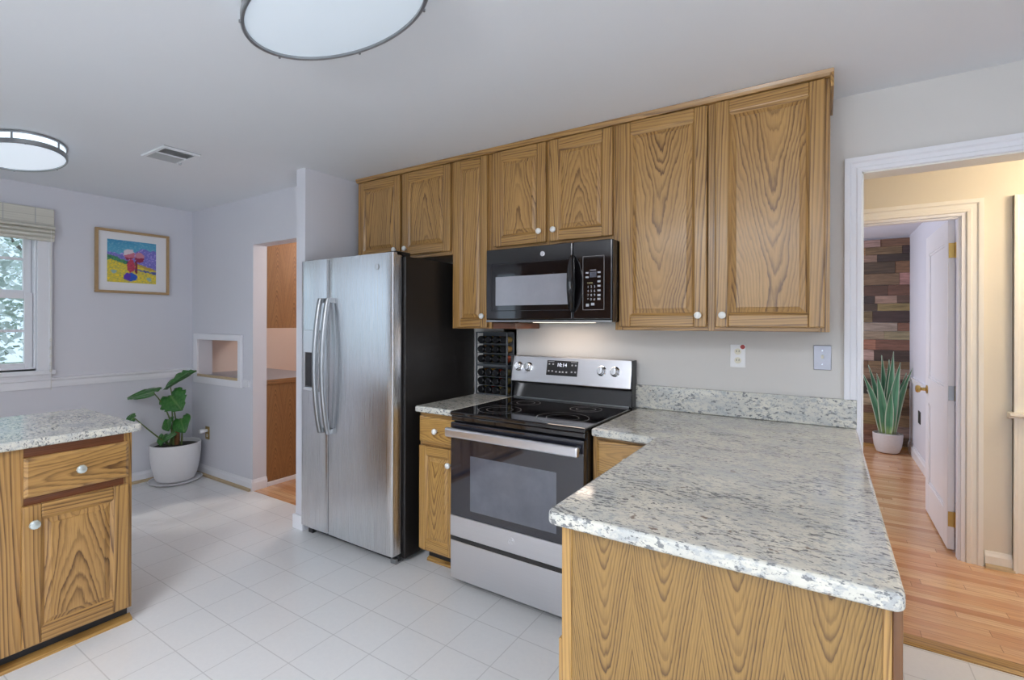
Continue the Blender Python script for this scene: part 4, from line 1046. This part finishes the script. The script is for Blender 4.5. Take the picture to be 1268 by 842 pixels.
# ================================================================== PANTRY CABINETS
c = thing('pantry_base_cabinet', 'brown oak laminate base cabinet end seen through the pantry doorway', 'cabinet', (jx - 0.003, -0.346, 0))
mb = MB(); mb.box(-1.02, -0.012, 0.004, 0.60, 0.04, 0.862, 'zy'); obj('carcass', mb, 'oak_brown', c)
mb = MB()
for k in range(4):
    a, b = 0.004 + k * 0.15, 0.004 + (k + 1) * 0.15; vs = [(x, y, z) for x in (-0.012, 0.0) for y in (a, b) for z in (0.035, 0.862)]
    mb.add(vs, BOXF, mb.grain(vs, 'zy', (random.uniform(-0.02, 0.02), 0, 0.9 + 0.1 * k, -1), (0, (a + b) / 2, 0)))
obj('end_panel', mb, 'oak_brown', c)
obj('shoe_moulding', boxes((-0.012, 0.014, 0.004, 0.60, 0.0, 0.034), g='y'), 'trim', c, 0.003)
o = thing('pantry_counter', 'blue grey laminate pantry counter with oak edge, seen through the pass-through', 'countertop', (jx - 0.003, -0.346, 0.863))
obj('top', boxes((-1.022, 0.0, 0.001, 0.61, 0.0, 0.034)), 'grey_laminate', o)
obj('oak_edge', boxes((0.0, 0.014, 0.001, 0.61, -0.004, 0.035), g='y'), 'oak_brown', o, 0.003)
mb = MB(); mb.box(nx0 + 0.002, nx1 - 0.002, YN - 0.012, -0.346, nz0 + 0.0005, nz0 + 0.006); 
o2 = obj('sill_board', mb, 'grey_laminate', o); o2.matrix_parent_inverse = Matrix.Translation(-Vector(o.location))
mb = MB(); mb.box(nx0 + 0.002, nx1 - 0.002, YN - 0.018, YN - 0.006, nz0 - 0.002, nz0 + 0.022, 'x')
o2 = obj('sill_edge', mb, 'pale_wood', o, 0.003); o2.matrix_parent_inverse = Matrix.Translation(-Vector(o.location))
c = thing('pantry_wall_cabinet', 'brown oak laminate wall cabinet end seen high in the pantry doorway', 'cabinet', (jx - 0.003, -0.346, 1.335))
mb = MB(); mb.box(-1.02, -0.012, 0.004, 0.33, 0.0, 1.0, 'zy'); obj('carcass', mb, 'oak_brown', c)
mb = MB()
for k in range(2):
    a, b = 0.004 + k * 0.163, 0.004 + (k + 1) * 0.163; vs = [(x, y, z) for x in (-0.012, 0.0) for y in (a, b) for z in (0.0, 1.0)]
    mb.add(vs, BOXF, mb.grain(vs, 'zy', (random.uniform(-0.02, 0.02), 0, 1.6 + 0.1 * k, -1), (0, (a + b) / 2, 0)))
obj('end_panel', mb, 'oak_brown', c)

# ================================================================== HALL DOOR LEAF
dl = thing('hall_door', 'white panelled door standing open into the far room', 'door', (0.648, 1.262, 0.012), PI / 2 - 0.0)
# local x runs from hinge into the room (world +y), local y=+ -> world -x
Wd, Hd, td = 0.76, 2.005, 0.035
m = MB(); st = 0.11
for a in ((0, st, 0, td, 0, Hd), (Wd - st, Wd, 0, td, 0, Hd), (st, Wd - st, 0, td, 0, 0.22), (st, Wd - st, 0, td, 0.80, 0.98), (st, Wd - st, 0, td, Hd - 0.13, Hd)): m.box(*a)
leaf = obj('leaf', m, 'door_white', dl, 0.004)
for z0, z1 in ((0.22, 0.80), (0.98, Hd - 0.13)):
    m = MB(); m.box(st, Wd - st, 0.010, td - 0.010, z0, z1)
    for s0, s1 in ((0.004, 0.010), (td - 0.010, td - 0.004)):
        for a in ((st, st + 0.016, s0, s1, z0, z1), (Wd - st - 0.016, Wd - st, s0, s1, z0, z1), (st, Wd - st, s0, s1, z0, z0 + 0.016), (st, Wd - st, s0, s1, z1 - 0.016, z1)): m.box(*a)
    obj('panel', m, 'door_white', leaf, 0.003)
m = MB(); m.lathe([(0.030, 0.0), (0.030, 0.005), (0.012, 0.010), (0.011, 0.034), (0.024, 0.042), (0.028, 0.055), (0.022, 0.066), (0, 0.070)], axis='y', seg=20)
k_ = obj('knob', m, 'brass', leaf, smooth=True); k_.location = (Wd - 0.065, td, 0.895); k_.rotation_euler = (0, 0, PI)
m = MB(); m.lathe([(0.030, 0.0), (0.030, 0.005), (0.012, 0.010), (0.011, 0.034), (0.024, 0.042), (0.028, 0.055), (0.022, 0.066), (0, 0.070)], axis='y', seg=20)
k_ = obj('knob', m, 'brass', leaf, smooth=True); k_.location = (Wd - 0.065, 0.0, 0.895)
for hz_, hm in ((0.185, 'brass'), (0.95, 'nickel'), (1.82, 'brass')):
    m = MB(); m.box(-0.002, 0.0005, 0.002, td - 0.004, hz_ - 0.045, hz_ + 0.045); m.lathe([(0.006, -0.047), (0.006, 0.047)], (-0.005, -0.002, hz_), seg=10); m.box(-0.035, -0.004, -0.0045, -0.0025, hz_ - 0.045, hz_ + 0.045)
    obj('hinge', m, hm, dl, smooth=True)

# ================================================================== PLANTS
def leaf_mesh(mb, base, tip, normal, width, fold=0.15, droop=0.1, lobes=0.0, col=(0.018, 0.105, 0.018), col2=(0.05, 0.205, 0.035), nu=12, nv=8, notch=0.18):
    base = Vector(base); tip = Vector(tip); ax = tip - base; Ln = ax.length; ax.normalize()
    nrm = Vector(normal); nrm = (nrm - ax * nrm.dot(ax)).normalized(); sd_ = ax.cross(nrm)
    vs = []; ts = []; fs = []
    for i in range(nu + 1):
        t = i / nu
        w = width * (math.sin(PI * min(1, (t * 0.93 + 0.07)) ** 0.72)) ** 0.75
        if i == nu: w = 0.002
        if lobes: w *= 1 - lobes * (0.5 + 0.5 * math.cos(t * 26))
        for j in range(-nv, nv + 1):
            s = j / nv
            back = notch * Ln * (abs(s) ** 1.2) * max(0, 1 - t * 2.4)      # heart-shaped lobes behind the stalk
            p = base + ax * (t * Ln - back) + sd_ * (s * w) + nrm * (fold * abs(s) * w - droop * Ln * t * t + 0.006 * math.sin(s * 9 + t * 7))
            vs.append(p); v = 0.5 + 0.5 * mn.noise(Vector((t * 5, s * 4, base.x * 9)))
            c = lerp(col, col2, v * 0.8)
            if abs(s) < 0.06: c = lerp(c, (0.22, 0.36, 0.12), 0.6)
            elif (t * 9 + abs(s) * 4) % 1 < 0.14: c = lerp(c, (0.14, 0.30, 0.09), 0.35)
            ts.append(c)
    W_ = 2 * nv + 1
    for i in range(nu):
        for j in range(2 * nv): fs.append((i * W_ + j, i * W_ + j + 1, (i + 1) * W_ + j + 1, (i + 1) * W_ + j))
    mb.add(vs, fs, None, ts)
def solid(o, t):
    s = o.modifiers.new('thickness', 'SOLIDIFY'); s.thickness = t; s.offset = 0; return o
px, py = -4.785, -0.685
sa = MB(); sa.lathe([(0.0, 0.0), (0.165, 0.0), (0.190, 0.008), (0.200, 0.020), (0.193, 0.021), (0.182, 0.010), (0.0, 0.008)], (px, py, 0.0), seg=44)
tag(obj('plant_saucer', sa, 'pot', smooth=True), 'round white saucer on the tile floor under the white planter', 'saucer')
pl = thing('potted_philodendron', 'broad-leaved green plant in a white pot, in the corner by the window', 'potted plant', (px, py, 0.011))
m = MB(); m.lathe([(0.0, 0.0), (0.115, 0.0), (0.140, 0.010), (0.160, 0.06), (0.177, 0.14), (0.187, 0.23), (0.189, 0.318), (0.184, 0.323), (0.178, 0.318), (0.174, 0.28), (0.0, 0.275)], seg=48)
obj('pot', m, 'pot', pl, smooth=True)
m = MB(); m.lathe([(0.176, 0.275), (0.174, 0.292), (0.10, 0.303), (0.0, 0.307)], seg=40); obj('soil', m, 'soil', pl, smooth=True)
# leaves: world-space points turned to local
def lp(x, y, z): return (x - px, y - py, z - 0.011)
crown = lp(px, py, 0.34)
def curve(a, b, bend, n=10):
    a = Vector(a); b = Vector(b); c = (a + b) / 2 + Vector(bend)
    return [a * (1 - t) ** 2 + c * 2 * t * (1 - t) + b * t * t for t in [i / n for i in range(n + 1)]]
LEAVES = [
    # stalk attach point, leaf tip, normal, half width, root offset, bend, lobes
    ((-4.76, -0.86, 0.785), (-4.90, -1.00, 0.758), (0.10, -0.22, 1.0), 0.150, (-0.02, -0.02), (0.02, 0.08, 0.02), 0.12, 0.10, 0.05),
    ((-4.80, -0.72, 0.815), (-4.66, -0.58, 0.960), (-0.25, -0.80, 0.75), 0.105, (0.02, 0.02), (0.0, 0.0, 0.0), 0.25, 0.5, 0.02),
    ((-4.74, -0.745, 0.755), (-4.58, -0.735, 0.645), (0.25, -0.75, 0.62), 0.125, (0.01, -0.02), (0.02, 0.0, 0.0), 0.22, 0.10, 0.08),
    ((-4.67, -0.69, 0.555), (-4.58, -0.72, 0.455), (0.35, -0.80, 0.35), 0.088, (0.06, 0.02), (0.02, 0.0, 0.05), 0.0, 0.12, 0.15),
    ((-4.765, -0.745, 0.545), (-4.700, -0.79, 0.465), (0.1, -0.85, 0.4), 0.065, (0.03, -0.03), (0.0, 0.0, 0.04), 0.0, 0.18, 0.12),
    ((-4.80, -0.98, 0.590), (-4.90, -1.02, 0.535), (0.45, -0.6, 0.55), 0.052, (-0.03, -0.04), (0.03, 0.02, -0.05), 0.0, 0.35, 0.1),
    ((-4.82, -0.76, 0.405), (-4.80, -0.80, 0.325), (0.2, -0.9, 0.25), 0.055, (-0.04, -0.05), (0.0, 0.0, 0.05), 0.0, 0.20, 0.1),
    ((-4.70, -0.73, 0.43), (-4.73, -0.80, 0.37), (0.3, -0.8, 0.5), 0.030, (0.0, -0.05), (0.0, 0.0, 0.03), 0.0, 0.25, 0.1)]
for i, (b, tp, nr, w, ro, bd, lo, fo_, dr_) in enumerate(LEAVES):
    st_ = MB(); pth = curve((ro[0], ro[1], 0.31), lp(*b), bd)
    st_.tube(pth, [0.0075 - 0.0035 * k / 10 for k in range(11)], 8); s_o = obj('stem', st_, 'stem', pl, smooth=True)
    lf = MB(); leaf_mesh(lf, lp(*b), lp(*tp), nr, w, fo_, dr_, lo)
    solid(obj('leaf', lf, 'leaf', pl, smooth=2, fix=False), 0.0015)
m = MB(); m.tube([(0.015, 0.0, 0.30), (0.022, 0.0, 0.36), (0.02, 0.005, 0.42), (0.026, 0.0, 0.45)], [0.020, 0.022, 0.016, 0.004], 10); obj('husk', m, 'husk', pl, smooth=True)

# agave in the far room
ax_, ay_ = 0.555, 3.93
ag = thing('potted_agave', 'tall blade-leaved plant in a pale pot, in front of the wood board wall', 'potted plant', (ax_, ay_, 0.0))
m = MB(); m.lathe([(0.0, 0.0), (0.080, 0.0), (0.100, 0.012), (0.120, 0.07), (0.130, 0.14), (0.133, 0.205), (0.128, 0.210), (0.122, 0.205), (0.118, 0.17), (0.0, 0.165)], seg=40); obj('pot', m, 'pot_grey', ag, smooth=True)
m = MB(); m.lathe([(0.119, 0.165), (0.116, 0.188), (0.05, 0.200), (0.0, 0.205)], seg=32)
rr = random.Random(11)
for k in range(40):
    a = rr.uniform(0, 2 * PI); r_ = rr.uniform(0.02, 0.10); s = rr.uniform(0.007, 0.014)
    m.lathe([(0.0, -s), (s, 0), (0, s * 0.7)], (r_ * math.cos(a), r_ * math.sin(a), 0.198), seg=6)
obj('pebble_topping', m, 'pebbles', ag, smooth=True, kind='stuff')
BL = [(-0.230, -0.03, 0.86, 0.036), (-0.165, 0.06, 0.93, 0.042), (-0.10, -0.06, 0.85, 0.046), (-0.045, 0.08, 1.04, 0.048), (0.015, 0.03, 1.00, 0.046), (0.045, -0.04, 1.09, 0.040), (0.10, -0.06, 0.98, 0.048),
      (0.165, 0.05, 0.86, 0.040), (0.205, -0.02, 0.92, 0.036), (0.02, -0.12, 0.70, 0.040), (-0.07, 0.12, 0.80, 0.040), (0.06, 0.12, 0.84, 0.040), (-0.18, 0.0, 0.66, 0.032)]
for dx_, dy_, zt_, hw in BL:
    b = Vector((dx_ * 0.22, dy_ * 0.3, 0.19)); tp = Vector((dx_, dy_, zt_)); n = 14; lf = MB(); vs = []; ts = []; fs = []
    vw = Vector((-0.10, -1, 0)); 
    for i in range(n + 1):
        t = i / n; p = b.lerp(tp, t) + Vector((dx_ * 0.25 * math.sin(PI * t) * -1 * 0.5, 0, 0))
        w = hw * (0.62 + 0.75 * t * (1 - t) * 2.2) * (1 - t ** 2.6) + 0.0012
        side = Vector((1, 0, 0)) * math.cos(dy_ * 4 + 0.2) + Vector((0, 1, 0)) * math.sin(dy_ * 4 + 0.2)
        bk_ = Vector((-side.y, side.x, 0))
        for j in range(-3, 4):
            s = j / 3; vs.append(p + side * (s * w) + bk_ * (0.012 * (1 - s * s)))
            g = lerp((0.05, 0.22, 0.11), (0.16, 0.36, 0.22), 0.5 + 0.5 * mn.noise(Vector((t * 6, dx_ * 30, s))))
            if t < 0.22: g = lerp((0.40, 0.50, 0.16), g, t / 0.22)
            if abs(j) == 3: g = (0.55, 0.62, 0.50)
            elif j == 0: g = lerp(g, (0.02, 0.10, 0.06), 0.5)
            ts.append(g)
    for i in range(n):
        for j in range(6): fs.append((i * 7 + j, i * 7 + j + 1, i * 7 + 8 + j, i * 7 + 7 + j))
    lf.add(vs, fs, None, ts); solid(obj('leaf', lf, 'agave', ag, smooth=2, fix=False), 0.002)

# ================================================================== OUTDOORS
struct('ground_outside', boxes((-30, XL - 0.16, -25, 15, -0.6, -0.4)), 'lawn')
def tree(label, x, y, h, r, n, seed, c1, c2):
    t = thing('garden_tree', label, 'tree', (x, y, -0.4), group='trees outside the window')
    q = random.Random(seed)
    m = MB(); m.tube([(0, 0, 0), (0.05, 0, h * 0.4), (0, 0.05, h * 0.8)], [0.13, 0.10, 0.04], 8)
    for k in range(7):
        a = q.uniform(0, 2 * PI); m.tube([(0, 0, h * q.uniform(0.25, 0.6)), (math.cos(a) * r * 0.5, math.sin(a) * r * 0.5, h * 0.7), (math.cos(a) * r * 0.8, math.sin(a) * r * 0.8, h * 0.8)], [0.05, 0.03, 0.01], 6)
    obj('trunk', m, 'bark', t, smooth=True)
    m = MB()
    for k in range(n):
        d = Vector((q.gauss(0, 1), q.gauss(0, 1), q.gauss(0, 1))).normalized() * (q.random() ** 0.4)
        p = Vector((d.x * r, d.y * r, h * 0.58 + d.z * h * 0.42)); s = q.uniform(0.03, 0.075)
        u = Vector((q.gauss(0, 1), q.gauss(0, 1), q.gauss(0, 0.6))).normalized(); w = u.cross(Vector((q.gauss(0, 1), q.gauss(0, 1), q.gauss(0, 1)))).normalized()
        m.cur = lerp(c1, c2, q.random()); m.add([p - u * s, p + w * s * 0.5, p + u * s, p - w * s * 0.5], [(0, 1, 2, 3)])
    obj('foliage', m, 'foliage', t, fix=False, kind='stuff')
tree('pale green leafy tree outside the window, closest to the glass', -8.4, -2.1, 3.6, 1.3, 6500, 1, (0.50, 0.56, 0.52), (0.92, 0.96, 0.93))
tree('darker bushy tree further away outside the window', -13.5, 1.2, 5.0, 2.4, 6000, 2, (0.40, 0.50, 0.44), (0.75, 0.82, 0.77))
